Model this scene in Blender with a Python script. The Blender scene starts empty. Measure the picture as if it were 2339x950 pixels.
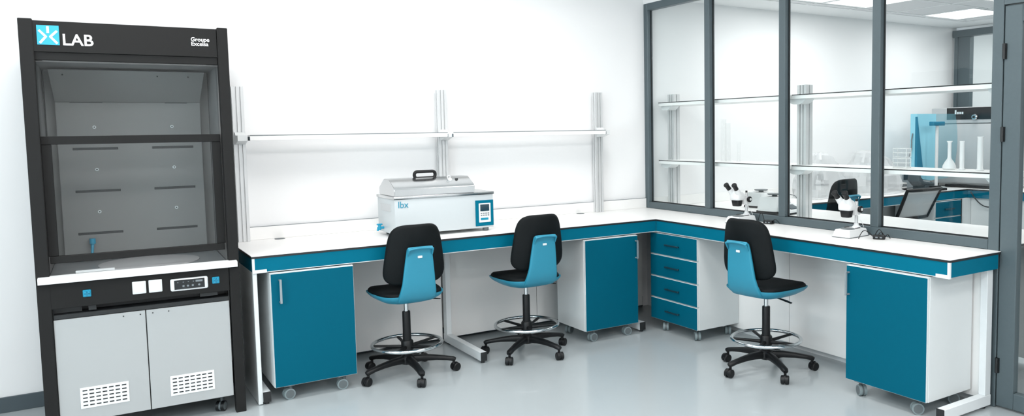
import bpy, bmesh, math, random
from mathutils import Vector, Matrix
random.seed(7)
R = math.radians
PI = math.pi
col = bpy.context.scene.collection
scene = bpy.context.scene

# ------------------------------------------------------------------ camera
F_PX, CX, CY = 1805.84, 1381.0, 437.13
W_PX, H_PX = 2339, 950
yaw, pit, rol = 0.586513, -0.077798, -0.014681
fw = Vector((math.sin(yaw) * math.cos(pit), math.cos(yaw) * math.cos(pit), math.sin(pit)))
rt = Vector((math.cos(yaw), -math.sin(yaw), 0))
up = rt.cross(fw)
r2 = math.cos(rol) * rt + math.sin(rol) * up
u2 = -math.sin(rol) * rt + math.cos(rol) * up
cd = bpy.data.cameras.new('camera')
cam = bpy.data.objects.new('camera', cd)
col.objects.link(cam)
m = Matrix((r2, u2, -fw)).transposed().to_4x4()
m.translation = Vector((-4.27191, -5.76135, 1.61005))
cam.matrix_world = m
cd.sensor_fit = 'HORIZONTAL'
cd.sensor_width = 36.0
cd.lens = F_PX / W_PX * 36.0
cd.shift_x = -(CX - W_PX / 2) / W_PX
cd.shift_y = (CY - H_PX / 2) / W_PX
cd.clip_start = 0.05
scene.camera = cam

# ------------------------------------------------------------------ world, exposure, main lights
scene.view_settings.view_transform = 'Standard'
scene.view_settings.look = 'None'
scene.view_settings.exposure = 0.0
scene.view_settings.gamma = 1.0
scene.view_settings.use_curve_mapping = False
world = bpy.data.worlds.new('sky')
scene.world = world
world.use_nodes = True
wb = world.node_tree.nodes['Background']
wb.inputs[0].default_value = (0.75, 0.88, 1.0, 1)
wb.inputs[1].default_value = 1.0
PANEL_W = 19.0        # each ceiling panel of this room
PANEL_W2 = 11.0       # each ceiling panel of the room behind the glass
DAYLIGHT_W = 135.0
CEIL1, CEIL2 = 2.95, 2.78


def area(name, loc, sx, sy, power, color, rot=(0, 0, 0), parent=None, spread=180):
    l = bpy.data.lights.new(name, 'AREA')
    l.shape = 'RECTANGLE'
    l.size, l.size_y = sx, sy
    l.energy = power
    l.color = color
    l.spread = R(spread)
    o = bpy.data.objects.new(name, l)
    col.objects.link(o)
    o.location = loc
    o.rotation_euler = rot
    if parent:
        o.parent = parent
    return o


# daylight entering through the window in the left wall
area('daylight', (-6.72, -3.6, 1.75), 2.9, 1.7, DAYLIGHT_W, (0.80, 0.95, 1.0), (0, -PI / 2, 0))


# ------------------------------------------------------------------ materials
def s2l(c):
    return tuple((v / 12.92 if v <= 0.04045 else ((v + 0.055) / 1.055) ** 2.4) for v in c)


def rgb(r, g, b):
    return s2l((r / 255, g / 255, b / 255)) + (1,)


def mat(name, c, rough=0.5, metal=0.0, noise=0.0, nscale=40.0, bump=0.0, coat=0.0, spec=0.5):
    mt = bpy.data.materials.new(name)
    mt.use_nodes = True
    nt = mt.node_tree
    b = nt.nodes['Principled BSDF']
    b.inputs['Roughness'].default_value = rough
    b.inputs['Metallic'].default_value = metal
    b.inputs['Specular IOR Level'].default_value = spec
    b.inputs['Coat Weight'].default_value = coat
    b.inputs['Base Color'].default_value = c
    if noise or bump:
        tc = nt.nodes.new('ShaderNodeTexCoord')
        nz = nt.nodes.new('ShaderNodeTexNoise')
        nz.inputs['Scale'].default_value = nscale
        nz.inputs['Detail'].default_value = 4
        nt.links.new(tc.outputs['Object'], nz.inputs['Vector'])
        if noise:
            mx = nt.nodes.new('ShaderNodeMix')
            mx.data_type = 'RGBA'
            mx.inputs[6].default_value = tuple(v * (1 - noise) for v in c[:3]) + (1,)
            mx.inputs[7].default_value = tuple(min(1, v * (1 + noise)) for v in c[:3]) + (1,)
            nt.links.new(nz.outputs['Fac'], mx.inputs[0])
            nt.links.new(mx.outputs[2], b.inputs['Base Color'])
        if bump:
            bp = nt.nodes.new('ShaderNodeBump')
            bp.inputs['Strength'].default_value = bump
            bp.inputs['Distance'].default_value = 0.002
            nt.links.new(nz.outputs['Fac'], bp.inputs['Height'])
            nt.links.new(bp.outputs['Normal'], b.inputs['Normal'])
    return mt


def glass_mat(name, tint, base=0.04, gloss=0.9, tint_mix=0.0, rough=0.0, diff=None):
    """thin clear sheet: see-through, with a mirror share that rises at grazing angles"""
    mt = bpy.data.materials.new(name)
    mt.use_nodes = True
    nt = mt.node_tree
    nt.nodes.clear()
    out = nt.nodes.new('ShaderNodeOutputMaterial')
    tr = nt.nodes.new('ShaderNodeBsdfTransparent')
    tr.inputs[0].default_value = tint
    gl = nt.nodes.new('ShaderNodeBsdfGlossy')
    gl.inputs['Roughness'].default_value = rough
    lw = nt.nodes.new('ShaderNodeLayerWeight')
    lw.inputs[0].default_value = 0.5
    pw = nt.nodes.new('ShaderNodeMath'); pw.operation = 'POWER'; pw.inputs[1].default_value = 5
    mu = nt.nodes.new('ShaderNodeMath'); mu.operation = 'MULTIPLY_ADD'
    mu.inputs[1].default_value = gloss
    mu.inputs[2].default_value = base
    mx = nt.nodes.new('ShaderNodeMixShader')
    nt.links.new(lw.outputs['Facing'], pw.inputs[0])
    nt.links.new(pw.outputs[0], mu.inputs[0])
    nt.links.new(mu.outputs[0], mx.inputs[0])
    src = tr.outputs[0]
    if diff:
        df = nt.nodes.new('ShaderNodeBsdfDiffuse')
        df.inputs[0].default_value = diff
        m2 = nt.nodes.new('ShaderNodeMixShader')
        m2.inputs[0].default_value = tint_mix
        nt.links.new(tr.outputs[0], m2.inputs[1])
        nt.links.new(df.outputs[0], m2.inputs[2])
        src = m2.outputs[0]
    nt.links.new(src, mx.inputs[1])
    nt.links.new(gl.outputs[0], mx.inputs[2])
    nt.links.new(mx.outputs[0], out.inputs['Surface'])
    return mt


def emit_mat(name, c, s):
    mt = bpy.data.materials.new(name)
    mt.use_nodes = True
    nt = mt.node_tree
    nt.nodes.clear()
    out = nt.nodes.new('ShaderNodeOutputMaterial')
    e = nt.nodes.new('ShaderNodeEmission')
    e.inputs[0].default_value = c
    e.inputs[1].default_value = s
    nt.links.new(e.outputs[0], out.inputs['Surface'])
    return mt


M = dict(
    wall=mat('wall_paint', rgb(240, 241, 242), 0.75, noise=0.01, nscale=3, bump=0.02),
    floor=mat('floor_epoxy', rgb(174, 182, 185), 0.22, noise=0.035, nscale=1.6, coat=0.2),
    ceil=mat('ceiling_plaster', rgb(236, 238, 239), 0.8, noise=0.01, nscale=5),
    tile=mat('ceiling_tile', rgb(222, 223, 225), 0.9, noise=0.16, nscale=160, bump=0.4),
    skirt=mat('grey_skirting', rgb(70, 82, 88), 0.5, noise=0.04),
    alu=mat('painted_grey_frame', rgb(84, 97, 102), 0.42, metal=0.2, noise=0.05, nscale=60),
    hinge=mat('black_hinge', rgb(22, 25, 27), 0.4),
    top=mat('white_laminate', rgb(244, 244, 243), 0.38, noise=0.008, nscale=8),
    core=mat('black_core_edge', rgb(28, 31, 33), 0.45),
    teal=mat('teal_panel', rgb(0, 104, 130), 0.5, noise=0.03, nscale=5, spec=0.08),
    tealdoor=mat('teal_door', rgb(0, 90, 113), 0.5, noise=0.02, nscale=4, spec=0.08),
    white=mat('white_melamine', rgb(224, 229, 230), 0.42, noise=0.01),
    steelwhite=mat('white_painted_steel', rgb(226, 231, 233), 0.38, noise=0.01),
    alum=mat('anodised_aluminium', rgb(214, 216, 217), 0.35, metal=0.35, noise=0.02),
    satin=mat('satin_handle', rgb(150, 160, 165), 0.35, metal=0.3),
    dgrey=mat('dark_grey_handle', rgb(30, 62, 74), 0.4, metal=0.3),
    chrome=mat('chrome', rgb(210, 214, 216), 0.12, metal=1.0),
    steel=mat('brushed_stainless', rgb(200, 202, 203), 0.18, metal=1.0, noise=0.02),
    black=mat('black_plastic', rgb(16, 18, 20), 0.42, noise=0.05, spec=0.35),
    blackpu=mat('black_polyurethane', rgb(11, 16, 18), 0.6, noise=0.08, nscale=220, bump=0.25, spec=0.18),
    blue=mat('light_blue_shell', rgb(43, 138, 165), 0.45, noise=0.02),
    cgrey=mat('caster_grey', rgb(96, 104, 107), 0.45, noise=0.04),
    crim=mat('caster_tread', rgb(128, 142, 145), 0.5),
    hood=mat('anthracite_powder_coat', rgb(25, 25, 25), 0.6, noise=0.04, nscale=120, spec=0.25),
    hoodpanel=mat('anthracite_fascia', rgb(24, 24, 24), 0.55, noise=0.03, spec=0.25),
    hoodin=mat('hood_lining_grey', rgb(134, 132, 131), 0.45, noise=0.02, nscale=6),
    hooddeck=mat('hood_deck_grey', rgb(150, 155, 158), 0.3, noise=0.02),
    hooddisc=mat('hood_disc_grey', rgb(196, 196, 198), 0.35),
    hooddoor=mat('pale_grey_door', rgb(171, 174, 175), 0.45, noise=0.012, nscale=10),
    pwhite=mat('white_plastic', rgb(228, 231, 232), 0.35),
    cyan=mat('cyan_print', rgb(40, 165, 198), 0.4),
    print_w=mat('white_print', rgb(250, 250, 250), 0.5),
    gpanel=mat('partition_board', rgb(228, 232, 234), 0.5),
    screen=mat('dark_screen', rgb(34, 60, 72), 0.15),
    screen2=mat('black_screen', rgb(26, 30, 33), 0.15),
    key=mat('grey_key', rgb(120, 128, 132), 0.4),
    blueprint=mat('teal_print', rgb(20, 140, 170), 0.4),
    bath=mat('bath_white', rgb(196, 203, 206), 0.35, noise=0.008),
    gripgrey=mat('grip_grey', rgb(196, 199, 201), 0.5),
    valve=mat('blue_valve', rgb(30, 150, 185), 0.35),
    mesh=mat('grey_mesh_fabric', rgb(186, 190, 192), 0.8, noise=0.1, nscale=300, bump=0.2),
    teal_d=mat('dark_teal_frame', rgb(40, 62, 70), 0.45),
    inc=mat('incubator_grey', rgb(190, 193, 195), 0.4, metal=0.1, noise=0.02),
    lblue=mat('pale_blue_plastic', rgb(150, 215, 234), 0.4, noise=0.02),
    dblue=mat('deep_blue_plastic', rgb(16, 120, 152), 0.4),
    boxgrey=mat('box_grey', rgb(188, 191, 194), 0.5, noise=0.02),
    frost=mat('frosted_film', rgb(196, 203, 206), 0.5, noise=0.02, nscale=3),
    paper=mat('paper', rgb(235, 236, 236), 0.8),
)
M['glass'] = glass_mat('clear_pane', (0.965, 0.985, 0.985, 1), 0.02, 0.7)
M['sashglass'] = glass_mat('sash_pane', (0.93, 0.95, 0.955, 1), 0.02, 0.7)
M['visor'] = glass_mat('blue_visor', (0.90, 0.97, 0.985, 1), 0.03, 0.5, 0.16, 0.1, rgb(150, 215, 232))
M['labglass'] = glass_mat('laboratory_glass', (0.97, 0.985, 0.99, 1), 0.03, 0.8, 0.6, 0.05, rgb(250, 251, 252))
M['thinglass'] = glass_mat('thin_clear_glass', (0.985, 0.99, 0.99, 1), 0.02, 0.25, 0.06, 0.05, rgb(235, 238, 240))
M['film'] = glass_mat('crumpled_clear_film', (0.97, 0.98, 0.98, 1), 0.03, 0.25, 0.55, 0.3, rgb(224, 226, 228))
M['meshback'] = glass_mat('pale_open_mesh', (0.9, 0.92, 0.92, 1), 0.0, 0.05, 0.62, 0.5, rgb(212, 215, 216))
M['lamp'] = emit_mat('lit_diffuser', (1.0, 1.0, 1.0, 1), 2.2)
M['led'] = emit_mat('lit_digits', (0.75, 0.9, 0.95, 1), 0.9)


# ------------------------------------------------------------------ mesh builder
class MB:
    def __init__(self):
        self.bm = bmesh.new()
        self.mi = 0

    def _setmi(self, faces):
        for f in faces:
            f.material_index = self.mi

    def box(self, x0, y0, z0, x1, y1, z1, bev=0.0, seg=1):
        bm = self.bm
        x0, x1 = min(x0, x1), max(x0, x1)
        y0, y1 = min(y0, y1), max(y0, y1)
        z0, z1 = min(z0, z1), max(z0, z1)
        vs = [bm.verts.new(p) for p in ((x0, y0, z0), (x1, y0, z0), (x1, y1, z0), (x0, y1, z0),
                                        (x0, y0, z1), (x1, y0, z1), (x1, y1, z1), (x0, y1, z1))]
        fs = [bm.faces.new([vs[i] for i in q]) for q in ((0, 3, 2, 1), (4, 5, 6, 7), (0, 1, 5, 4), (1, 2, 6, 5), (2, 3, 7, 6), (3, 0, 4, 7))]
        self._setmi(fs)
        if bev > 0:
            es = list({e for f in fs for e in f.edges})
            r = bmesh.ops.bevel(bm, geom=es, offset=bev, segments=seg, profile=0.5, affect='EDGES')
            self._setmi(r['faces'])
        return self

    def rings(self, rings, cap=True, closed=False):
        bm = self.bm
        rv = [[bm.verts.new(p) for p in r] for r in rings]
        fs = []
        n = len(rv[0])
        k = len(rv)
        for i in range(k if closed else k - 1):
            a, b = rv[i], rv[(i + 1) % k]
            for j in range(n):
                fs.append(bm.faces.new((a[j], a[(j + 1) % n], b[(j + 1) % n], b[j])))
        if cap and not closed:
            fs.append(bm.faces.new(list(reversed(rv[0]))))
            fs.append(bm.faces.new(rv[-1]))
        self._setmi(fs)
        return self

    def prism(self, poly, axis, a, b):
        """poly: 2D outline; axis 'x' -> (y,z), 'y' -> (x,z), 'z' -> (x,y)"""
        def P(p, t):
            return {'x': (t, p[0], p[1]), 'y': (p[0], t, p[1]), 'z': (p[0], p[1], t)}[axis]
        return self.rings([[P(p, a) for p in poly], [P(p, b) for p in poly]])

    def cyl(self, p0, p1, r0, r1=None, seg=20, cap=True):
        r1 = r0 if r1 is None else r1
        p0, p1 = Vector(p0), Vector(p1)
        d = (p1 - p0).normalized()
        a = Vector((0, 0, 1)) if abs(d.z) < 0.9 else Vector((1, 0, 0))
        e1 = d.cross(a).normalized()
        e2 = d.cross(e1)
        rr = []
        for p, r in ((p0, r0), (p1, r1)):
            rr.append([p + (e1 * math.cos(t) + e2 * math.sin(t)) * r for t in [2 * PI * i / seg for i in range(seg)]])
        return self.rings(rr, cap)

    def lathe(self, prof, c=(0, 0, 0), axis='z', seg=24, cap=True):
        rr = []
        for r, h in prof:
            ring = []
            for i in range(seg):
                t = 2 * PI * i / seg
                a, b = r * math.cos(t), r * math.sin(t)
                p = {'z': (a, b, h), 'x': (h, a, b), 'y': (a, h, b)}[axis]
                ring.append((p[0] + c[0], p[1] + c[1], p[2] + c[2]))
            rr.append(ring)
        return self.rings(rr, cap)

    def tube(self, pts, r, seg=8, closed=False):
        pts = [Vector(p) for p in pts]
        n = len(pts)
        rr = []
        prev = None
        for i, p in enumerate(pts):
            if closed:
                d = pts[(i + 1) % n] - pts[i - 1]
            else:
                d = pts[min(i + 1, n - 1)] - pts[max(i - 1, 0)]
            d.normalize()
            if prev is None:
                a = Vector((0, 0, 1)) if abs(d.z) < 0.9 else Vector((1, 0, 0))
                e1 = d.cross(a).normalized()
            else:
                e1 = (prev - d * prev.dot(d)).normalized()
            prev = e1
            e2 = d.cross(e1)
            rr.append([p + (e1 * math.cos(2 * PI * j / seg) + e2 * math.sin(2 * PI * j / seg)) * r for j in range(seg)])
        return self.rings(rr, not closed, closed)

    def torus(self, c, R0, r, seg=48, ms=10):
        pts = [(c[0] + R0 * math.cos(2 * PI * i / seg), c[1] + R0 * math.sin(2 * PI * i / seg), c[2]) for i in range(seg)]
        return self.tube(pts, r, ms, True)

    def sweep(self, pts, secs, side=None, p=3.0, seg=14):
        """rounded-rectangle section (w,h) swept along pts; 'side' is the width direction"""
        pts = [Vector(q) for q in pts]
        rr = []
        for i, q in enumerate(pts):
            d = (pts[min(i + 1, len(pts) - 1)] - pts[max(i - 1, 0)]).normalized()
            s = Vector(side).normalized() if side else d.cross(Vector((0, 0, 1))).normalized()
            u = s.cross(d).normalized()
            w, h = secs[i]
            ring = []
            for j in range(seg):
                t = 2 * PI * j / seg
                c, sn = math.cos(t), math.sin(t)
                ring.append(q + s * (w / 2 * math.copysign(abs(c) ** (2 / p), c)) + u * (h / 2 * math.copysign(abs(sn) ** (2 / p), sn)))
            rr.append(ring)
        return self.rings(rr)

    def xform(self, mtx):
        bmesh.ops.transform(self.bm, matrix=mtx, verts=self.bm.verts)
        return self

    def build(self, name, mats, parent=None, smooth=35, loc=None):
        bm = self.bm
        bmesh.ops.recalc_face_normals(bm, faces=bm.faces)
        me = bpy.data.meshes.new(name)
        bm.to_mesh(me)
        bm.free()
        if not isinstance(mats, (list, tuple)):
            mats = [mats]
        for mm in mats:
            me.materials.append(mm)
        if smooth:
            me.polygons.foreach_set('use_smooth', [True] * len(me.polygons))
            me.set_sharp_from_angle(angle=R(smooth))
        o = bpy.data.objects.new(name, me)
        col.objects.link(o)
        if parent:
            o.parent = parent
        if loc:
            o.location = loc
        return o


def tag(o, label, cat, group=None):
    o['label'] = label
    o['category'] = cat
    if group:
        o['group'] = group
    return o


def thing(name, label, cat, loc=(0, 0, 0), rz=0.0, group=None):
    o = bpy.data.objects.new(name, None)
    o.empty_display_size = 0.1
    col.objects.link(o)
    o.location = loc
    o.rotation_euler = (0, 0, rz)
    return tag(o, label, cat, group)


def copy_tree(o, parent=None):
    c = o.copy()
    col.objects.link(c)
    if parent:
        c.parent = parent
    for ch in [x for x in o.children]:
        copy_tree(ch, c)
    return c


def struct(o):
    o['kind'] = 'structure'
    return o


def root_struct(name):
    o = bpy.data.objects.new(name, None)
    col.objects.link(o)
    o['kind'] = 'structure'
    return o


def text_mesh(name, s, size, material, parent, loc, rot, extrude=0.0006, align='LEFT', sx=1.0, bold=0.0, spacing=1.0):
    cu = bpy.data.curves.new('lettering_curve', 'FONT')
    cu.body = s
    cu.size = size
    cu.extrude = extrude
    cu.align_x = align
    cu.offset = bold
    cu.space_line = spacing
    t = bpy.data.objects.new('lettering_curve', cu)
    col.objects.link(t)
    dg = bpy.context.evaluated_depsgraph_get()
    dg.update()
    me = bpy.data.meshes.new_from_object(t.evaluated_get(dg))
    bpy.data.objects.remove(t)
    bpy.data.curves.remove(cu)
    me.materials.clear()
    me.materials.append(material)
    o = bpy.data.objects.new(name, me)
    col.objects.link(o)
    o.parent = parent
    o.location = loc
    o.rotation_euler = rot
    o.scale = (sx, 1, 1)
    return o


# ================================================================== SETTING
XL, XR = -6.6, 4.72       # left wall of this room, far wall of the other room
YF = -8.2                  # wall behind the camera
FARX = XR
b = MB().box(XL - 0.3, YF - 0.2, -0.1, XR + 1.6, 0.2, 0.0)
struct(b.build('floor', M['floor']))
b = MB().box(XL - 0.3, 0.0, 0.0, XR + 1.6, 0.2, 3.2)
struct(b.build('wall_back', M['wall']))
b = MB().box(XL - 0.3, YF - 0.2, 0.0, XR + 1.6, YF, 3.2)
struct(b.build('wall_front', M['wall']))
# left wall with a window opening (daylight)
wy0, wy1, wz0, wz1 = -5.1, -2.1, 0.85, 2.65
b = MB()
b.box(XL - 0.2, YF, 0, XL, wy0, 3.2)
b.box(XL - 0.2, wy1, 0, XL, 0, 3.2)
b.box(XL - 0.2, wy0, 0, XL, wy1, wz0)
b.box(XL - 0.2, wy0, wz1, XL, wy1, 3.2)
struct(b.build('wall_left', M['wall']))
wl = root_struct('window_2')
b = MB()
for (ya, yb) in ((wy0, wy0 + 0.06), (wy1 - 0.06, wy1), ((wy0 + wy1) / 2 - 0.03, (wy0 + wy1) / 2 + 0.03)):
    b.box(XL - 0.08, ya, wz0, XL - 0.02, yb, wz1)
b.box(XL - 0.08, wy0, wz0, XL - 0.02, wy1, wz0 + 0.06)
b.box(XL - 0.08, wy0, wz1 - 0.06, XL - 0.02, wy1, wz1)
b.build('window_frame', M['alu'], wl)
MB().box(XL - 0.055, wy0 + 0.06, wz0 + 0.06, XL - 0.047, wy1 - 0.06, wz1 - 0.06).build('glass_pane', M['glass'], wl)
# ceilings
struct(MB().box(XL - 0.3, YF - 0.2, CEIL1, 0.03, 0.0, CEIL1 + 0.1).build('ceiling', M['ceil']))
c2 = MB()
c2.box(0.03, YF, CEIL2 + 0.012, XR, 0.0, CEIL2 + 0.1)
c2.box(0.03, -0.42, CEIL2, XR, 0.0, CEIL2 + 0.03)          # plaster border along the back wall
c2.box(XR - 0.42, YF, CEIL2, XR, -0.42, CEIL2 + 0.03)
ceil2 = struct(c2.build('ceiling_laboratory', M['ceil']))
b = MB().box(0.06, YF, CEIL2 + 0.004, XR - 0.42, -0.42, CEIL2 + 0.0125)
b.build('ceiling_tiles', M['tile'], ceil2)
b = MB()
for i in range(8):
    x = 0.39 + i * 0.625 - 0.012
    if x < XR - 0.45:
        b.box(x, YF + 0.01, CEIL2 - 0.001, x + 0.02, -0.42, CEIL2 + 0.004)
for i in range(12):
    y = -0.50 - i * 0.625
    if y > YF:
        b.box(0.06, y - 0.02, CEIL2 - 0.001, XR - 0.42, y, CEIL2 + 0.004)
b.build('ceiling_grid', M['ceil'], ceil2)

# skirting along the back wall, left part of the room
struct(MB().box(XL, -0.014, 0.0, -0.05, 0.0, 0.092, 0.002).build('baseboard_back', M['skirt']))
struct(MB().box(XL, YF, 0.0, XL + 0.014, -0.014, 0.092, 0.002).build('baseboard_left', M['skirt']))

# ---- glazed partition (plane x = 0 .. 0.06)
PX = 0.06
pw = root_struct('window_1')
ZB0, ZB1 = 0.90, 0.956
b = MB().box(0, -0.055, 0.90, PX, -0.001, CEIL2 - 0.06, 0.003)
b.build('jamb_post', M['alu'], pw)
for yy in (-0.820, -1.640, -2.452):
    MB().box(0, yy - 0.062, ZB1, PX, yy, CEIL2 - 0.06, 0.003).build('mullion', M['alu'], pw)
MB().box(-0.0, -3.255, ZB0, PX, -0.055, ZB1, 0.003).build('bottom_rail', M['alu'], pw)
MB().box(0, -3.255, CEIL2 - 0.12, PX, -0.055, CEIL2 - 0.06, 0.003).build('top_rail', M['alu'], pw)
MB().box(0, -3.318, 0.0, PX, -3.256, CEIL2 - 0.06, 0.003).build('end_post', M['alu'], pw)
ys = [-0.055, -0.820, -0.882, -1.640, -1.702, -2.452, -2.514, -3.256]
for i in range(4):
    MB().box(0.042, ys[2 * i + 1] + 0.001, ZB1 + 0.001, 0.050, ys[2 * i] - 0.001, CEIL2 - 0.121).build('glass_pane', M['glass'], pw)
b = MB()
b.mi = 1
for i in range(4):
    y1, y0 = ys[2 * i], ys[2 * i + 1]
    b.box(0.036, y0, ZB1, 0.042, y0 + 0.008, CEIL2 - 0.12)
    b.box(0.036, y1 - 0.008, ZB1, 0.042, y1, CEIL2 - 0.12)
    b.box(0.036, y0, ZB1, 0.042, y1, ZB1 + 0.008)
b.mi = 0
b.build('glazing_gasket', [M['core'], M['core']], pw)
struct(MB().box(0.012, -3.256, 0.0, 0.048, -0.001, 0.90).build('wall_partition', M['gpanel']))
struct(MB().box(0.0, YF, CEIL2 - 0.06, 0.06, -0.001, CEIL1, 0.0).build('wall_partition_header', M['wall']))
# ---- glazed door to the right of the partition
dr = root_struct('door_1')
b = MB()
Y0, Y1 = -3.322, -4.22
ST = 0.098
b.box(0.004, Y0 - ST, 0.012, 0.056, Y0, 2.255, 0.004)
b.box(0.004, Y1, 0.012, 0.056, Y1 + ST, 2.255, 0.004)
b.box(0.004, Y1 + ST, 0.012, 0.056, Y0 - ST, 0.105, 0.004)
b.box(0.004, Y1 + ST, 2.16, 0.056, Y0 - ST, 2.255, 0.004)
b.build('door_leaf_frame', M['alu'], dr)
b = MB()
b.box(0.0, Y1 - 0.07, 0, PX, Y1 - 0.004, 2.72)
b.box(0.0, Y1 - 0.004, 2.262, PX, Y0 + 0.002, 2.31)
b.build('door_frame', M['alu'], dr)
MB().box(0.026, Y1 + ST + .001, 0.106, 0.034, Y0 - ST - .001, 2.159).build('glass_pane', M['glass'], dr)
MB().box(0.026, Y1 - 0.003, 2.311, 0.034, Y0 + .002, 2.719).build('glass_pane', M['glass'], dr)
for (za, zb) in ((1.965, 2.05), (1.512, 1.594), (0.205, 0.29)):
    b = MB().cyl((-0.006, Y0 - 0.006, za), (-0.006, Y0 - 0.006, zb), 0.009, seg=12)
    b.box(-0.002, Y0 - 0.018, za, 0.005, Y0 + 0.004, zb)
    b.build('hinge', M['hinge'], dr)
b = MB().tube([(-0.0, Y1 + 0.05, 1.05), (-0.05, Y1 + 0.05, 1.05), (-0.055, Y1 + 0.065, 1.05), (-0.055, Y1 + 0.18, 1.05)], 0.009)
b.build('door_handle', M['satin'], dr)
struct(MB().box(0.0, YF, 0.0, 0.06, Y1 - 0.071, CEIL2 - 0.06).build('wall_right', M['wall']))

# ---- far wall of the other room: dark framed glazing from the corner on
b = MB()
b.box(FARX, -0.03, 0.0, FARX + 0.1, 0.0, CEIL2)
b.box(FARX, YF, 0.0, FARX + 0.1, -3.6, CEIL2)
b.box(FARX, -3.6, 0.0, FARX + 0.1, -0.03, 0.9)
struct(b.build('wall_far', M['wall']))
fw_ = root_struct('window_3')
b = MB()
b.box(FARX - 0.05, -3.6, 2.665, FARX + 0.06, -0.01, 2.745)
b.box(FARX - 0.03, -0.225, 0.9, FARX + 0.05, -0.03, 2.665)
b.box(FARX - 0.04, -0.075, 0.9, FARX + 0.05, -0.03, 2.665)
b.box(FARX - 0.03, -3.6, 0.9, FARX + 0.05, -3.5, 2.665)
b.box(FARX - 0.03, -2.0, 0.9, FARX + 0.05, -1.94, 2.665)
b.build('window_frame', M['alu'], fw_)
MB().box(FARX + 0.0, -3.5, 0.9, FARX + 0.008, -0.226, 2.664).build('glass_pane', M['glass'], fw_)
struct(MB().box(FARX + 1.4, YF, 0, FARX + 1.5, 0, 3.2).build('wall_beyond', M['frost']))
struct(MB().box(FARX + 0.1, YF, CEIL2 + 0.1, FARX + 1.6, 0, CEIL2 + 0.2).build('ceiling_beyond', M['ceil']))


area('beyond_fill_light', (FARX + 0.75, -2.2, CEIL2 + 0.09), 0.9, 3.0, 45.0, (1.0, 0.99, 0.975))  # unseen fill light added to brighten the wall beyond the far window
# ---- ceiling lights
def ceiling_light(x0, y0, sx, sy, z, power, label, group, gid):
    t = thing('ceiling_light', label, 'ceiling light', (x0 + sx / 2, y0 + sy / 2, z), 0, group)
    a, c = sx / 2, sy / 2
    b = MB()
    b.box(-a, -c, -0.008, a, -c + 0.012, 0.003)
    b.box(-a, c - 0.012, -0.008, a, c, 0.003)
    b.box(-a, -c + 0.012, -0.008, -a + 0.012, c - 0.012, 0.003)
    b.box(a - 0.012, -c + 0.012, -0.008, a, c - 0.012, 0.003)
    b.build('frame', M['ceil'], t)
    MB().box(-a + 0.012, -c + 0.012, -0.005, a - 0.012, c - 0.012, 0.003).build('diffuser', M['lamp'], t)
    area('lamp_light', (0, 0, -0.012), sx - 0.03, sy - 0.03, power, (1.0, 0.97, 0.95), (0, 0, 0), t)
    return t


LAB2 = ['square ceiling panel light nearest the dark framed window behind the glass',
        'middle one of the lit square ceiling panels seen through the partition',
        'lit square ceiling panel nearest the partition, mostly cut off by the photo edge']
for i, (x0, y0) in enumerate(((3.32, -1.11), (1.67, -1.18), (1.02, -1.18))):
    ceiling_light(x0, y0, 0.62, 0.58, CEIL2, PANEL_W2, LAB2[i], 'square ceiling lights of the room behind the glass', i)
for (x0, y0) in ((1.67, -3.2), (3.32, -3.2), (1.67, -5.2), (3.32, -5.2)):
    area('laboratory_lamp_light', (x0 + .3, y0 + .3, CEIL2 - 0.012), .58, .55, PANEL_W2 * 1.4, (1.0, 0.97, 0.95))
# lamps of this room: ceiling panels in rows (the frame of the photograph ends below them)
for x in (-5.6, -4.2, -2.8, -1.4):
    for y, k in ((-1.15, 0.82), (-3.2, 1.0), (-5.2, 0.9), (-6.9, 1.15)):
        area('ceiling_panel_light', (x + 0.1, y, CEIL1 - 0.01), 0.6, 0.6, PANEL_W * k, (1.0, 0.955, 0.925))


# ================================================================== FUME HOOD
HX, HY, HR = -4.0105, -0.8168, R(-1.5)
hood = thing('fume_hood', 'tall anthracite fume hood with glazed sash standing left of the bench', 'fume hood', (HX, HY, 0), HR)
HW, HD = 0.478, 0.64
HT = 2.212
LG = 0.056
for sx in (-1, 1):
    x0, x1 = (-HW, -HW + LG + 0.004) if sx < 0 else (HW - LG + 0.002, HW)
    MB().box(x0, 0.0, 0.0, x1, 0.06, HT, 0.003).build('front_post', M['hood'], hood)
    MB().box(x0, HD - 0.06, 0.0, x1, HD, HT - 0.01, 0.003).build('rear_post', M['hood'], hood)
    b = MB()
    xa = -HW + 0.004 if sx < 0 else HW - 0.012
    b.box(xa, 0.06, 0.70, xa + 0.008, HD - 0.06, HT - 0.012)
    b.box(xa, 0.06, 0.05, xa + 0.03 * (1 if sx < 0 else 1) - (0.022 if sx > 0 else 0), HD - 0.06, 0.11)
    b.build('side_panel', M['hood'], hood)
IX = HW - LG                                   # inner half width
hp = MB().box(-IX, 0.006, 2.047, IX, 0.035, HT - 0.008, 0.002).build('header_panel', M['hoodpanel'], hood)
MB().box(-IX, 0.014, 2.006, IX, 0.045, 2.0475, 0.002).build('header_rail', M['hood'], hood)
MB().box(-IX, 0.036, HT - 0.03, IX, HD, HT - 0.012).build('roof_panel', M['hood'], hood)
# logo
LX0, LX1, LZ0, LZ1 = -0.402, -0.308, 2.083, 2.181
lt = MB().box(LX0, 0.0035, LZ0, LX1, 0.0062, LZ1).build('logo_tile', M['cyan'], hp)
b = MB()


def stroke(b, p, q, w, y0, y1):
    p, q = Vector(p), Vector(q)
    d = (q - p).normalized()
    n = Vector((-d.y, d.x)) * w / 2
    b.prism([(p + n)[:], (q + n)[:], (q - n)[:], (p - n)[:]], 'y', y0, y1)


def LP(u, v):
    return (LX0 + u * (LX1 - LX0), LZ1 - v * (LZ1 - LZ0))


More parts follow.
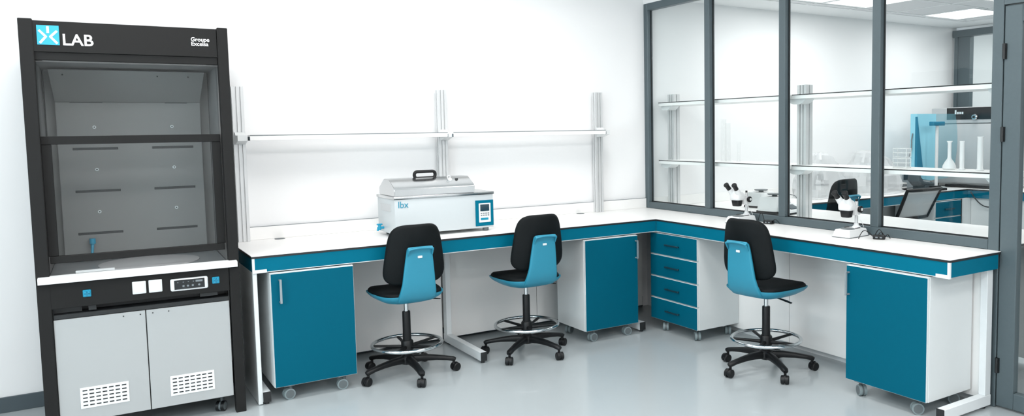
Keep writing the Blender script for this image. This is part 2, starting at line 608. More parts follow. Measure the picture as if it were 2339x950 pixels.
for chain in ([(0.50, 0.05), (0.50, 0.40)], [(0.10, 0.26), (0.40, 0.58), (0.12, 0.92)], [(0.91, 0.27), (0.60, 0.58), (0.90, 0.92)]):
    for i in range(len(chain) - 1):
        stroke(b, LP(*chain[i]), LP(*chain[i + 1]), 0.0105, 0.0022, 0.004)
    if len(chain) == 3:
        c = LP(*chain[1])
        b.cyl((c[0], 0.0022, c[1]), (c[0], 0.004, c[1]), 0.0052, seg=12)
b.build('logo_strokes', M['print_w'], hp)
text_mesh('lettering', 'LAB', 0.081, M['print_w'], hp, (-0.298, 0.0045, 2.085), (PI / 2, 0, 0), 0.0008, sx=0.98, bold=0.0012)
text_mesh('lettering', 'Groupe\nExcelsa', 0.030, M['print_w'], hp, (0.292, 0.0045, 2.132), (PI / 2, 0, 0), 0.0008, sx=0.98, bold=0.0004, spacing=0.8)
# interior
YB = 0.600
b = MB()
b.box(-IX - 0.008, 0.06, 0.885, -IX - 0.002, YB + 0.03, 2.004)
b.box(IX + 0.002, 0.06, 0.885, IX + 0.008, YB + 0.03, 2.004)
b.box(-IX - 0.002, YB + 0.025, 0.885, IX + 0.002, YB + 0.033, 2.03)
b.box(-IX - 0.002, 0.05, 2.0, IX + 0.002, YB + 0.025, 2.006)
b.build('liner', M['hoodin'], hood)
BW = 0.37
baf = MB()
baf.box(-BW, YB - 0.03, 0.90, BW, YB - 0.022, 1.812)
baf.rings([[(-BW, YB - 0.03, 1.814), (BW, YB - 0.03, 1.814), (BW + 0.014, YB - 0.235, 1.985), (-BW - 0.014, YB - 0.235, 1.985)],
           [(-BW, YB - 0.022, 1.818), (BW, YB - 0.022, 1.818), (BW + 0.014, YB - 0.227, 1.989), (-BW - 0.014, YB - 0.227, 1.989)]])
baffle = baf.build('baffle', M['hoodin'], hood, smooth=20)
for (xa, xb) in ((-0.300, -0.075), (0.100, 0.322)):
    for z in (1.543, 1.295, 1.047):
        MB().box(xa, YB - 0.033, z - 0.007, xb, YB - 0.029, z + 0.007, 0.001).build('slot', M['core'], baffle)
for x in (-0.188, 0.212):
    for z in (1.669, 1.421, 1.172):
        b = MB()
        b.lathe([(0.004, -0.036), (0.0085, -0.036), (0.0095, -0.03), (0.004, -0.03)], (x, YB, z), 'y', 16, False)
        b.mi = 1
        b.cyl((x, YB - 0.034, z), (x, YB - 0.03, z), 0.0045, seg=12)
        b.build('fixing_bolt', [M['pwhite'], M['core']], baffle)
for (xa, xb) in ((-0.30, -0.14), (0.18, 0.30)):
    MB().box(xa, YB - 0.0315, 1.8095, xb, YB - 0.0295, 1.8125).build('seam', M['core'], baffle)
for x in (-0.32, 0.14, 0.30):
    MB().cyl((x, YB - 0.210, 1.958), (x, YB - 0.200, 1.964), 0.004, seg=10).build('rivet', M['core'], baffle)
# outlet tap low on the baffle
b = MB().cyl((-0.232, YB - 0.03, 0.998), (-0.232, YB - 0.075, 0.998), 0.012, seg=14)
b.cyl((-0.232, YB - 0.066, 0.998), (-0.238, YB - 0.085, 0.925), 0.0095, 0.006, 12)
b.cyl((-0.232, YB - 0.068, 0.990), (-0.232, YB - 0.068, 1.02), 0.016, seg=14)
b.build('outlet_tap', M['valve'], hood)
# deck and front sill
MB().box(-IX - 0.002, 0.02, 0.862, IX + 0.002, YB, 0.884, 0.002).build('deck', M['hooddeck'], hood)
MB().lathe([(0.255, 0.884), (0.255, 0.888), (0.25, 0.889)], (0.045, 0.30, 0), seg=64).build('pale_disc', M['hooddisc'], hood)  # thin disc, paler grey than the deck
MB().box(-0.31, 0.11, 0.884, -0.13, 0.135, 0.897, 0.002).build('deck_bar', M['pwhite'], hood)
b = MB()
b.prism([(-0.045, 0.862), (-0.045, 0.886), (-0.037, 0.893), (0.02, 0.896), (0.02, 0.862)], 'x', -HW + 0.010, HW - 0.014)
b.build('front_sill', M['pwhite'], hood)
# sash
sash = MB()
SO, SI = IX - 0.003, IX - 0.047
sash.box(-SO, 0.046, 1.575, SO, 0.070, 1.618, 0.002)
sash.box(-SO + 0.006, 0.040, 0.955, SO - 0.006, 0.070, 0.992, 0.002)
sash.box(-SO, 0.048, 0.992, -SI, 0.070, 1.575, 0.002)
sash.box(SI, 0.048, 0.992, SO, 0.070, 1.575, 0.002)
so = sash.build('sash_frame', M['hood'], hood)
MB().box(-SI - 0.004, 0.056, 0.988, SI + 0.004, 0.061, 1.578).build('sash_pane', M['sashglass'], so)
MB().box(-SO, 0.078, 1.60, SO, 0.083, 2.004).build('upper_pane', M['sashglass'], hood)
# control fascia
fz0, fz1 = 0.722, 0.862
fas = MB().box(-IX, 0.0, fz0, IX, 0.022, fz1, 0.002).build('control_fascia', M['hoodpanel'], hood)
for x in (-0.262, 0.352):
    b = MB().box(x - 0.0185, -0.008, 0.790 - 0.019, x + 0.0185, 0.0, 0.790 + 0.019, 0.003)
    for t in range(4):
        a = t * PI / 2 + PI / 4
        b.cyl((x + 0.010 * math.cos(a), -0.018, 0.790 + 0.010 * math.sin(a)), (x + 0.010 * math.cos(a), -0.006, 0.790 + 0.010 * math.sin(a)), 0.0055, seg=10)
    b.mi = 1
    b.cyl((x, -0.020, 0.790), (x, -0.006, 0.790), 0.008, seg=12)
    b.build('service_valve', [M['valve'], M['dblue']], fas)
for x in (-0.024, 0.053):
    b = MB().box(x - 0.0325, -0.010, 0.758, x + 0.0325, 0.0, 0.827, 0.004, 2)
    b.box(x - 0.026, -0.012, 0.765, x + 0.026, -0.009, 0.820, 0.001)
    b.build('power_socket', M['pwhite'], fas)
b = MB().box(0.124, -0.012, 0.752, 0.311, 0.0, 0.820, 0.009, 3)
dp = b.build('display_bezel', M['pwhite'], fas)
MB().box(0.143, -0.0135, 0.760, 0.294, -0.0115, 0.812).build('display_screen', M['screen2'], dp)
b = MB()
b.box(0.249, -0.0142, 0.794, 0.284, -0.0132, 0.805)
b.build('display_readout', M['key'], dp)
for i, x in enumerate((0.158, 0.185, 0.21, 0.235)):
    MB().box(x, -0.0142, 0.797, x + 0.006, -0.0132, 0.801).build('indicator', M['key'], dp)
for x in (0.182, 0.204, 0.228, 0.260):
    MB().lathe([(0.0058, -0.0142), (0.0058, -0.0132)], (x + 0.006, 0, 0.777), 'y', 14).build('touch_key', M['key'], dp)
# rails behind the gap
b = MB()
b.box(-IX, 0.10, 0.69, IX, 0.13, 0.722)
b.box(-0.26, 0.02, 0.695, -0.225, 0.06, 0.722)
b.box(0.27, 0.02, 0.70, 0.36, 0.06, 0.722)
b.box(-IX, 0.05, 0.69, -0.29, 0.10, 0.715)
b.build('under_rail', M['core'], hood)


def caster(parent, x, y, ang, r=0.033, mats=None, h=0.09):
    """twin-wheel caster hanging under height h"""
    b = MB()
    ca, sa = math.cos(ang), math.sin(ang)

    def T(u, v, z):
        return (x + u * ca - v * sa, y + u * sa + v * ca, z)
    for s in (-1, 1):
        v0, v1 = (0.006, 0.022) if s > 0 else (-0.022, -0.006)
        b.mi = 0
        b.cyl(T(0, v0, r), T(0, v1, r), r, seg=24)
        b.mi = 1
        vv = v1 + 0.001 if s > 0 else v0 - 0.001
        vv2 = v1 - 0.002 if s > 0 else v0 + 0.002
        b.cyl(T(0, vv, r), T(0, vv2, r), r * 0.78, seg=24)
    b.mi = 2
    b.cyl(T(0.0, -0.006, r), T(0.0, 0.006, r), r * 0.9, seg=20)
    b.cyl(T(0.012, 0, r), T(0.012, 0, h), 0.010, seg=12)
    b.box(x - 0.03, y - 0.03, h - 0.006, x + 0.03, y + 0.03, h - 0.0005)
    return b.build('caster', mats or [M['crim'], M['cgrey'], M['cgrey']], parent)


# ---- base cabinet under the hood
hc = thing('base_cabinet', 'pale grey two door cabinet with vent grilles standing in the fume hood', 'cabinet', (HX, HY, 0), HR)
CBX = IX - 0.006
b = MB().box(-CBX, 0.032, 0.098, CBX, 0.52, 0.664, 0.002)
b.box(-CBX, 0.012, 0.664, CBX, 0.52, 0.688, 0.002)
b.build('cabinet_body', M['core'], hc)
for s in (-1, 1):
    x0, x1 = (-CBX, -0.0025) if s < 0 else (0.0025, CBX)
    d = MB().box(x0, 0.012, 0.104, x1, 0.031, 0.661, 0.0015).build('door', M['hooddoor'], hc)
    for x in ((-0.105, -0.026) if s < 0 else (0.033, 0.110)):
        MB().cyl((x, 0.009, 0.642), (x, 0.0125, 0.642), 0.0032, seg=10).build('screw_hole', M['core'], d)
    gx0 = -0.322 if s < 0 else 0.098
    gx1 = gx0 + 0.222
    gz0, gz1 = (0.172, 0.284) if s < 0 else (0.160, 0.272)
    b = MB()
    b.box(gx0, 0.0085, gz0, gx1, 0.012, gz1)
    b.mi = 1
    nx, nz = 7, 5
    for i in range(nx):
        for j in range(nz):
            cx = gx0 + 0.022 + i * (gx1 - gx0 - 0.044) / (nx - 1)
            cz = gz0 + 0.016 + j * (gz1 - gz0 - 0.032) / (nz - 1)
            b.box(cx - 0.0105, 0.0078, cz - 0.0032, cx + 0.0105, 0.0086, cz + 0.0032)
    b.build('vent_grille', [M['pwhite'], M['core']], d)
for (x, y) in ((-0.34, 0.09), (0.355, 0.09), (-0.34, 0.46), (0.34, 0.46)):
    caster(hc, x, y, R(60), 0.03, [M['black'], M['cgrey'], M['cgrey']], 0.098)

# ================================================================== BENCHES (this room)
D1, D2 = -0.79, -0.482
BL, BR = -3.46, -3.335
ZT = 0.900
ZR = ZT + 0.0008      # height at which things rest on the worktops
wt = thing('worktop', 'white L-shaped worktop with black edge running under both walls', 'worktop', (0, 0, ZT))
b = MB()
outl = [(BL, -0.002), (BL, D1), (D2, D1), (D2, BR), (-0.001, BR), (-0.001, -0.002)]
b.prism(outl, 'z', -0.0035, 0.0)
b.build('top_surface', M['top'], wt)
outl2 = [(BL + .0005, -0.002), (BL + .0005, D1 + .0005), (D2 + .0005, D1 + .0005), (D2 + .0005, BR + .0005), (-0.0015, BR + .0005), (-0.0015, -0.002)]
MB().prism(outl2, 'z', -0.016, -0.0036).build('black_edge', M['core'], wt)
tr1 = struct(MB().box(BL + 0.06, -0.018, ZT + 0.0006, -0.002, -0.001, ZT + 0.086, 0.001).build('trim_1', M['top']))
MB().box(BL + 0.06, -0.0175, ZT + 0.0862, -0.002, -0.001, ZT + 0.089).build('edge_strip', M['key'], tr1)
for gx in (-3.155, -0.735):
    b = MB().lathe([(0.034, 0.0), (0.034, 0.003), (0.030, 0.004)], (gx, -0.062, 0), seg=28)
    b.build('cable_grommet', M['cgrey'], wt)


def leg_set(parent, xa, xb, y0, y1, front_dir):
    pass


bf = thing('bench_frame', 'white steel bench frame with teal apron along the back wall', 'bench', (0, 0, 0))
AZ0, AZ1 = 0.802, 0.8835
b = MB()
b.box(BL + 0.016, D1 + 0.004, AZ0, D2 + 0.001, D1 + 0.022, AZ1)
b.box(BL + 0.004, D1 + 0.016, AZ0, BL + 0.022, -0.03, AZ1)
b.build('apron', M['teal'], bf)
b = MB()
b.box(BL + 0.003, D1 + 0.003, AZ0 - 0.006, BL + 0.017, D1 + 0.016, AZ1)
b.box(BL + 0.017, D1 + 0.001, AZ0 - 0.006, BL + 0.082, D1 + 0.012, AZ0 + 0.014, 0.001)
b.build('corner_bracket', M['steelwhite'], bf)
b = MB().box(BL + 0.02, D1 + 0.006, AZ0 - 0.005, D2 + 0.006, D1 + 0.022, AZ0 - 0.0005)
b.build('apron_trim', M['steelwhite'], bf)
MB().box(BL + 0.004, D1 + 0.016, 0.004, BL + 0.028, -0.04, AZ0 - 0.0005, 0.001).build('end_panel', M['white'], bf)


def cfoot_y(parent, x0, x1, yf, yb, zt=0.8015):
    """C-shaped leg: floor bar along y, upright at the back"""
    b = MB().box(x0, yf + 0.004, 0.016, x1, yb, 0.077, 0.002)
    b.box(x0 + 0.003, yb - 0.06, 0.077, x1 - 0.003, yb, zt, 0.002)
    o = b.build('c_leg', M['steelwhite'], parent)
    b = MB().box(x0 - 0.0005, yf, 0.0155, x1 + 0.0005, yf + 0.004, 0.0775)
    b.build('foot_cap', M['core'], o)
    for yy in (yf + 0.025, yb - 0.05):
        MB().cyl(((x0 + x1) / 2, yy, 0.0), ((x0 + x1) / 2, yy, 0.0165), 0.014, seg=12).build('levelling_foot', M['core'], o)


cfoot_y(bf, BL + 0.0285, BL + 0.072, D1 + 0.002, -0.10)
cfoot_y(bf, -2.018, -1.972, D1 + 0.002, -0.115)
cfoot_y(bf, -0.628, -0.575, D1 + 0.03, -0.115)
for (xa, xb) in ((BL + 0.08, -2.022), (-1.969, -1.20), (-1.196, -0.12)):
    MB().box(xa, -0.105, 0.035, xb, -0.085, 0.80, 0.001).build('modesty_panel', M['top'], bf)

br = thing('bench_frame', 'white steel bench frame with teal apron below the glazed partition', 'bench', (0, 0, 0))
b = MB()
b.box(D2 + 0.004, BR + 0.016, AZ0, D2 + 0.022, D1 + 0.0035, AZ1)
b.box(D2 + 0.016, BR + 0.004, AZ0, -0.02, BR + 0.022, AZ1)
b.build('apron', M['teal'], br)
b = MB()
b.box(D2 + 0.003, BR + 0.003, AZ0 - 0.006, D2 + 0.016, BR + 0.017, AZ1)
b.box(D2 + 0.001, BR + 0.017, AZ0 - 0.006, D2 + 0.012, BR + 0.085, AZ0 + 0.014, 0.001)
b.build('corner_bracket', M['steelwhite'], br)
MB().box(D2 + 0.006, BR + 0.02, AZ0 - 0.005, D2 + 0.022, D1 + 0.004, AZ0 - 0.0005).build('apron_trim', M['steelwhite'], br)


def cfoot_x(parent, y0, y1, xf, xb, zt=0.8015):
    b = MB().box(xf + 0.004, y0, 0.016, xb, y1, 0.077, 0.002)
    b.box(xb - 0.055, y0 + 0.003, 0.077, xb, y1 - 0.003, zt, 0.002)
    o = b.build('c_leg', M['steelwhite'], parent)
    b = MB().box(xf, y0 - 0.0005, 0.0155, xf + 0.004, y1 + 0.0005, 0.0775)
    b.build('foot_cap', M['core'], o)
    for xx in (xf + 0.025, xb - 0.04):
        MB().cyl((xx, (y0 + y1) / 2, 0.0), (xx, (y0 + y1) / 2, 0.0165), 0.014, seg=12).build('levelling_foot', M['core'], o)


cfoot_x(br, -3.308, -3.262, -0.47, -0.022)
for (ya, yb) in ((-3.258, -1.80), (-1.796, -0.84)):
    MB().box(-0.048, ya, 0.05, -0.030, yb, 0.80, 0.001).build('modesty_panel', M['top'], br)


# ---- mobile cabinets
def bar_handle(parent, p0, p1, out, r=0.006):
    """bow handle between p0 and p1 standing off along 'out'"""
    p0, p1, out = Vector(p0), Vector(p1), Vector(out)
    d = (p1 - p0).normalized()
    s = out.normalized().cross(d)
    b = MB()
    q0, q1 = p0 + out, p1 + out
    hw = r

    def bar(a, c):
        dd = (c - a).normalized()
        e1 = s
        e2 = dd.cross(e1).normalized()
        rr = []
        for q in (a, c):
            rr.append([q + e1 * hw * i + e2 * hw * 0.6 * j for (i, j) in ((-1, -1), (1, -1), (1, 1), (-1, 1))])
        b.rings(rr)
    bar(q0 - d * 0.006, q1 + d * 0.006)
    bar(p0, q0)
    bar(p1, q1)
    return b.build('handle', M['satin'], parent)


def mobile_cabinet(label, loc, rz, w, depth, hside, slim=False, ang=(8, -6, 30, 14)):
    """front faces local -y, origin at front centre on the floor"""
    t = thing('mobile_cabinet', label, 'cabinet', loc, rz, None)
    h0, h1 = 0.09, 0.789
    a = w / 2
    b = MB()
    b.box(-a, 0.0195, h0, -a + 0.018, depth, h1, 0.001)
    b.box(a - 0.018, 0.0195, h0, a, depth, h1, 0.001)
    b.box(-a + 0.018, 0.0195, h0, a - 0.018, depth, h0 + 0.018)
    b.box(-a + 0.018, 0.0195, h1 - 0.018, a - 0.018, depth, h1)
    b.box(-a + 0.018, depth - 0.01, h0 + 0.018, a - 0.018, depth, h1 - 0.018)
    b.build('cabinet_body', M['white'], t)
    d = MB()
    d.box(-a + 0.002, 0.0008, h0 + 0.002, a - 0.002, 0.019, h1 - 0.004, 0.001)
    dd = d.build('door', M['white'], t)
    MB().box(-a + 0.004, -0.0006, h0 + 0.004, a - 0.004, 0.0012, h1 - 0.007).build('door_face', M['tealdoor'], dd)
    x = -a + 0.052 if hside < 0 else a - 0.022
    if slim:
        x = -a + 0.022
    bar_handle(dd, (x, -0.0006, 0.612), (x, -0.0006, 0.744), (0, -0.028, 0))
    for (cx, cy, an) in ((-a + 0.085, 0.045, ang[0]), (a - 0.085, 0.045, ang[1]), (-a + 0.07, depth - 0.06, ang[2]), (a - 0.07, depth - 0.06, ang[3])):
        caster(t, cx, cy, R(an))
    return t


mobile_cabinet('teal fronted mobile cabinet under the bench nearest the fume hood', (-3.118, D1 - 0.004, 0), 0, 0.492, 0.42, -1)
mobile_cabinet('teal fronted mobile cabinet under the bench beside the inner corner', (-0.912, D1 - 0.004, 0), 0, 0.49, 0.42, 1)
mobile_cabinet('teal fronted mobile cabinet at the bench end nearest the door', (D2 - 0.003, -2.936, 0), -PI / 2, 0.548, 0.42, -1, True, (152, 50, 60, 48))


def drawer_unit(label, loc, rz, w, depth, n, casters_=True, group=None):
    t = thing('drawer_unit', label, 'drawer unit', loc, rz, group)
    h0, h1 = 0.09, 0.789
    a = w / 2
    MB().box(-a, 0.0195, h0, a, depth, h1, 0.001).build('cabinet_body', M['white'], t)
    dh = (h1 - h0) / n
    for i in range(n):
        z0 = h0 + i * dh + (0.005 if i else 0.002)
        z1 = h0 + (i + 1) * dh - 0.003
        d = MB().box(-a + 0.002, 0.0008, z0, a - 0.002, 0.019, z1, 0.001).build('drawer', M['white'], t)
        MB().box(-a + 0.003, -0.0006, z0 + 0.002, a - 0.003, 0.0012, z1 - 0.003).build('drawer_face', M['tealdoor'], d)
        zc = (z0 + z1) / 2
        b = MB()
        b.box(-0.085, -0.024, zc - 0.006, 0.085, -0.016, zc + 0.006, 0.002)
        b.box(-0.075, -0.016, zc - 0.004, -0.065, 0.0, zc + 0.004)
        b.box(0.065, -0.016, zc - 0.004, 0.075, 0.0, zc + 0.004)
        b.build('handle', M['dgrey'], d)
    for (cx, cy, an) in ((-a + 0.13, 0.05, 140), (a - 0.06, 0.05, 150), (-a + 0.07, depth - 0.06, 120), (a - 0.06, depth - 0.06, 145)):
        caster(t, cx, cy, R(an))
    return t


drawer_unit('four drawer teal unit on casters in the inner corner of the bench', (D2 + 0.012, -0.985, 0), -PI / 2, 0.575, 0.42, 4)

# ================================================================== WALL SHELF RACK
rk = thing('shelf_rack', 'aluminium upright rack with two white shelves on the back wall bench', 'shelf rack', (0, 0, ZR))


def upright(parent, x, y, top, w=0.072, d=0.05):
    """extruded profile with vertical grooves"""
    h = w / 2
    g = 0.005
    out = []
    ks = [-h, -h * 0.36 - g, -h * 0.36 + g, h * 0.36 - g, h * 0.36 + g, h]
    out += [(-h, -d / 2), (ks[1], -d / 2), (ks[1], -d / 2 + 0.010), (ks[2], -d / 2 + 0.010), (ks[2], -d / 2),
            (ks[3], -d / 2), (ks[3], -d / 2 + 0.010), (ks[4], -d / 2 + 0.010), (ks[4], -d / 2), (h, -d / 2)]
    out += [(h, -g), (h - 0.010, -g), (h - 0.010, g), (h, g), (h, d / 2), (-h, d / 2), (-h, g), (-h + 0.010, g), (-h + 0.010, -g), (-h, -g)]
    b = MB().prism([(x + p, y + q) for p, q in out], 'z', 0.0, top)
    b.build('upright', M['alum'], parent, smooth=0)


UP = (-3.378, -1.955, -0.537)
for x in UP:
    upright(rk, x, -0.0455, 1.028)
SZ = 0.708
for (xa, xb) in ((-3.338, -1.972), (-1.930, -0.556)):
    b = MB()
    b.box(xa, -0.205, SZ - 0.034, xb, -0.072, SZ - 0.001, 0.001)
    s = b.build('shelf_board', M['top'], rk)
    b = MB().box(xa + 0.001, -0.2062, SZ - 0.005, xb - 0.001, -0.2035, SZ + 0.0005)
    b.build('shelf_edge', M['key'], s)
    for x in (xa, xb):
        MB().box(x - 0.0015, -0.206, SZ - 0.036, x + 0.0015, -0.09, SZ - 0.012).build('end_cap', M['dgrey'], s)
for x in UP:
    b = MB()
    b.prism([(-0.071, SZ + 0.02), (-0.071, SZ - 0.06), (-0.10, SZ - 0.06), (-0.19, SZ - 0.036), (-0.19, SZ - 0.001), (-0.11, SZ - 0.001), (-0.085, SZ + 0.02)], 'x', x - 0.03, x + 0.03)
    b.build('bracket', M['pwhite'], rk)

# ================================================================== WATER BATH
wbx0, wbx1, wby0, wby1 = -2.530, -1.806, -0.60, -0.245
wbz = ZT
bath = thing('water_bath', 'white water bath with stainless lid and black handle on the back bench', 'water bath', ((wbx0 + wbx1) / 2, (wby0 + wby1) / 2, ZR))
ox, oy = -(wbx0 + wbx1) / 2, -(wby0 + wby1) / 2
W2 = (wbx1 - wbx0) / 2
DD = (wby1 - wby0) / 2
MB().box(-W2, -DD, 0.024, W2, DD, 0.262, 0.004, 2).build('housing', M['bath'], bath)
for (x, y) in ((-W2 + 0.06, -DD + 0.05), (W2 - 0.05, -DD + 0.03), (-W2 + 0.06, DD - 0.05), (W2 - 0.05, DD - 0.05)):
    MB().lathe([(0.017, 0.0), (0.022, 0.004), (0.022, 0.024)], (x, y, 0), seg=16).build('foot', M['cgrey'], bath)
MB().box(-W2 - 0.006, -DD - 0.006, 0.262, W2 + 0.006, DD + 0.006, 0.281, 0.003, 2).build('steel_rim', M['steel'], bath)
lx0, lx1 = -W2 + 0.006, 0.228
prof = [(-DD + 0.012, 0.282), (-DD + 0.012, 0.330), (-DD + 0.02, 0.336), (-0.055, 0.394), (0.05, 0.394), (DD - 0.03, 0.336), (DD - 0.025, 0.330), (DD - 0.025, 0.282)]
lid = MB().prism(prof, 'x', lx0, lx1)
bmesh.ops.bevel(lid.bm, geom=[e for e in lid.bm.edges], offset=0.004, segments=2, affect='EDGES')
lid = lid.build('lid', M['steel'], bath, smooth=50)
# lid handle: rounded bow
hx0, hx1, hz0, hz1, hy = -0.160, -0.008, 0.396, 0.436, -0.02
pts = []
rr_ = 0.02
for (cx, cz, a0) in ((hx1 - rr_, hz1 - rr_, 0), (hx0 + rr_, hz1 - rr_, 90), (hx0 + rr_, hz0 + rr_ - 0.006, 180), (hx1 - rr_, hz0 + rr_ - 0.006, 270)):
    for k in range(5):
        a = R(a0 + k * 22.5)
        pts.append((cx + rr_ * math.cos(a), hy, cz + rr_ * math.sin(a)))
MB().tube(pts, 0.0115, 10, True).build('lid_handle', M['black'], lid)
b = MB().lathe([(0.017, 0.36), (0.017, 0.378), (0.010, 0.384), (0.008, 0.39)], (0.075, -0.085, 0), seg=16)
b.tube([(0.06, -0.09, 0.378), (0.055, -0.09, 0.398), (0.068, -0.09, 0.404), (0.078, -0.09, 0.394)], 0.004, 8)
b.build('thermometer_clip', M['pwhite'], lid)
MB().lathe([(0.011, 0.355), (0.011, 0.381)], (0.125, -0.085, 0), seg=16).build('thermometer_hole', M['core'], lid)
# control panel
px0, px1, pz0, pz1 = W2 - 0.140, W2 - 0.001, 0.038, 0.222
cp = MB().box(px0, -DD - 0.006, pz0, px1, -DD + 0.001, pz1, 0.002).build('control_panel', M['teal'], bath)
MB().box(px0 + 0.024, -DD - 0.009, pz0 + 0.026, px1 - 0.024, -DD - 0.0055, pz1 - 0.022, 0.002).build('keypad', M['pwhite'], cp)
MB().box(px0 + 0.034, -DD - 0.0105, pz0 + 0.106, px1 - 0.036, -DD - 0.0085, pz1 - 0.030).build('display_screen', M['screen'], cp)
for i in range(4):
    for j in range(2):
        x = px0 + 0.036 + i * 0.018
        z = pz0 + 0.072 + j * 0.014
        MB().box(x, -DD - 0.0105, z, x + 0.012, -DD - 0.0085, z + 0.008).build('key', M['key'], cp)
b = MB().box(px0 + 0.036, -DD - 0.0105, pz0 + 0.042, px1 - 0.044, -DD - 0.0085, pz0 + 0.058)
b.build('start_key', M['blueprint'], cp)
text_mesh('lettering', 'lbx', 0.064, M['blueprint'], bath, (-W2 + 0.022, -DD - 0.0015, 0.205), (PI / 2, 0, 0), 0.0008, sx=0.95)
MB().box(-W2 - 0.004, -0.105, 0.175, -W2 + 0.001, 0.105, 0.225, 0.002).build('side_grip', M['gripgrey'], bath)
b = MB().cyl((-W2, 0.06, 0.055), (-W2 - 0.042, 0.06, 0.055), 0.009, seg=12)
b.cyl((-W2 - 0.03, 0.06, 0.04), (-W2 - 0.03, 0.06, 0.075), 0.011, seg=12)
b.box(-W2 - 0.050, 0.053, 0.074, -W2 - 0.010, 0.067, 0.084, 0.003)
b.cyl((-W2 - 0.040, 0.06, 0.06), (-W2 - 0.044, 0.06, 0.034), 0.007, seg=12)
b.build('drain_tap', M['valve'], bath)


# ================================================================== STOOLS
def superell(a, c, p, n=44, cx=0.0, cy=0.0):
    out = []
    for i in range(n):
        t = 2 * PI * i / n
        co, si = math.cos(t), math.sin(t)
        out.append((cx + a * math.copysign(abs(co) ** (2 / p), co), cy + c * math.copysign(abs(si) ** (2 / p), si)))
    return out


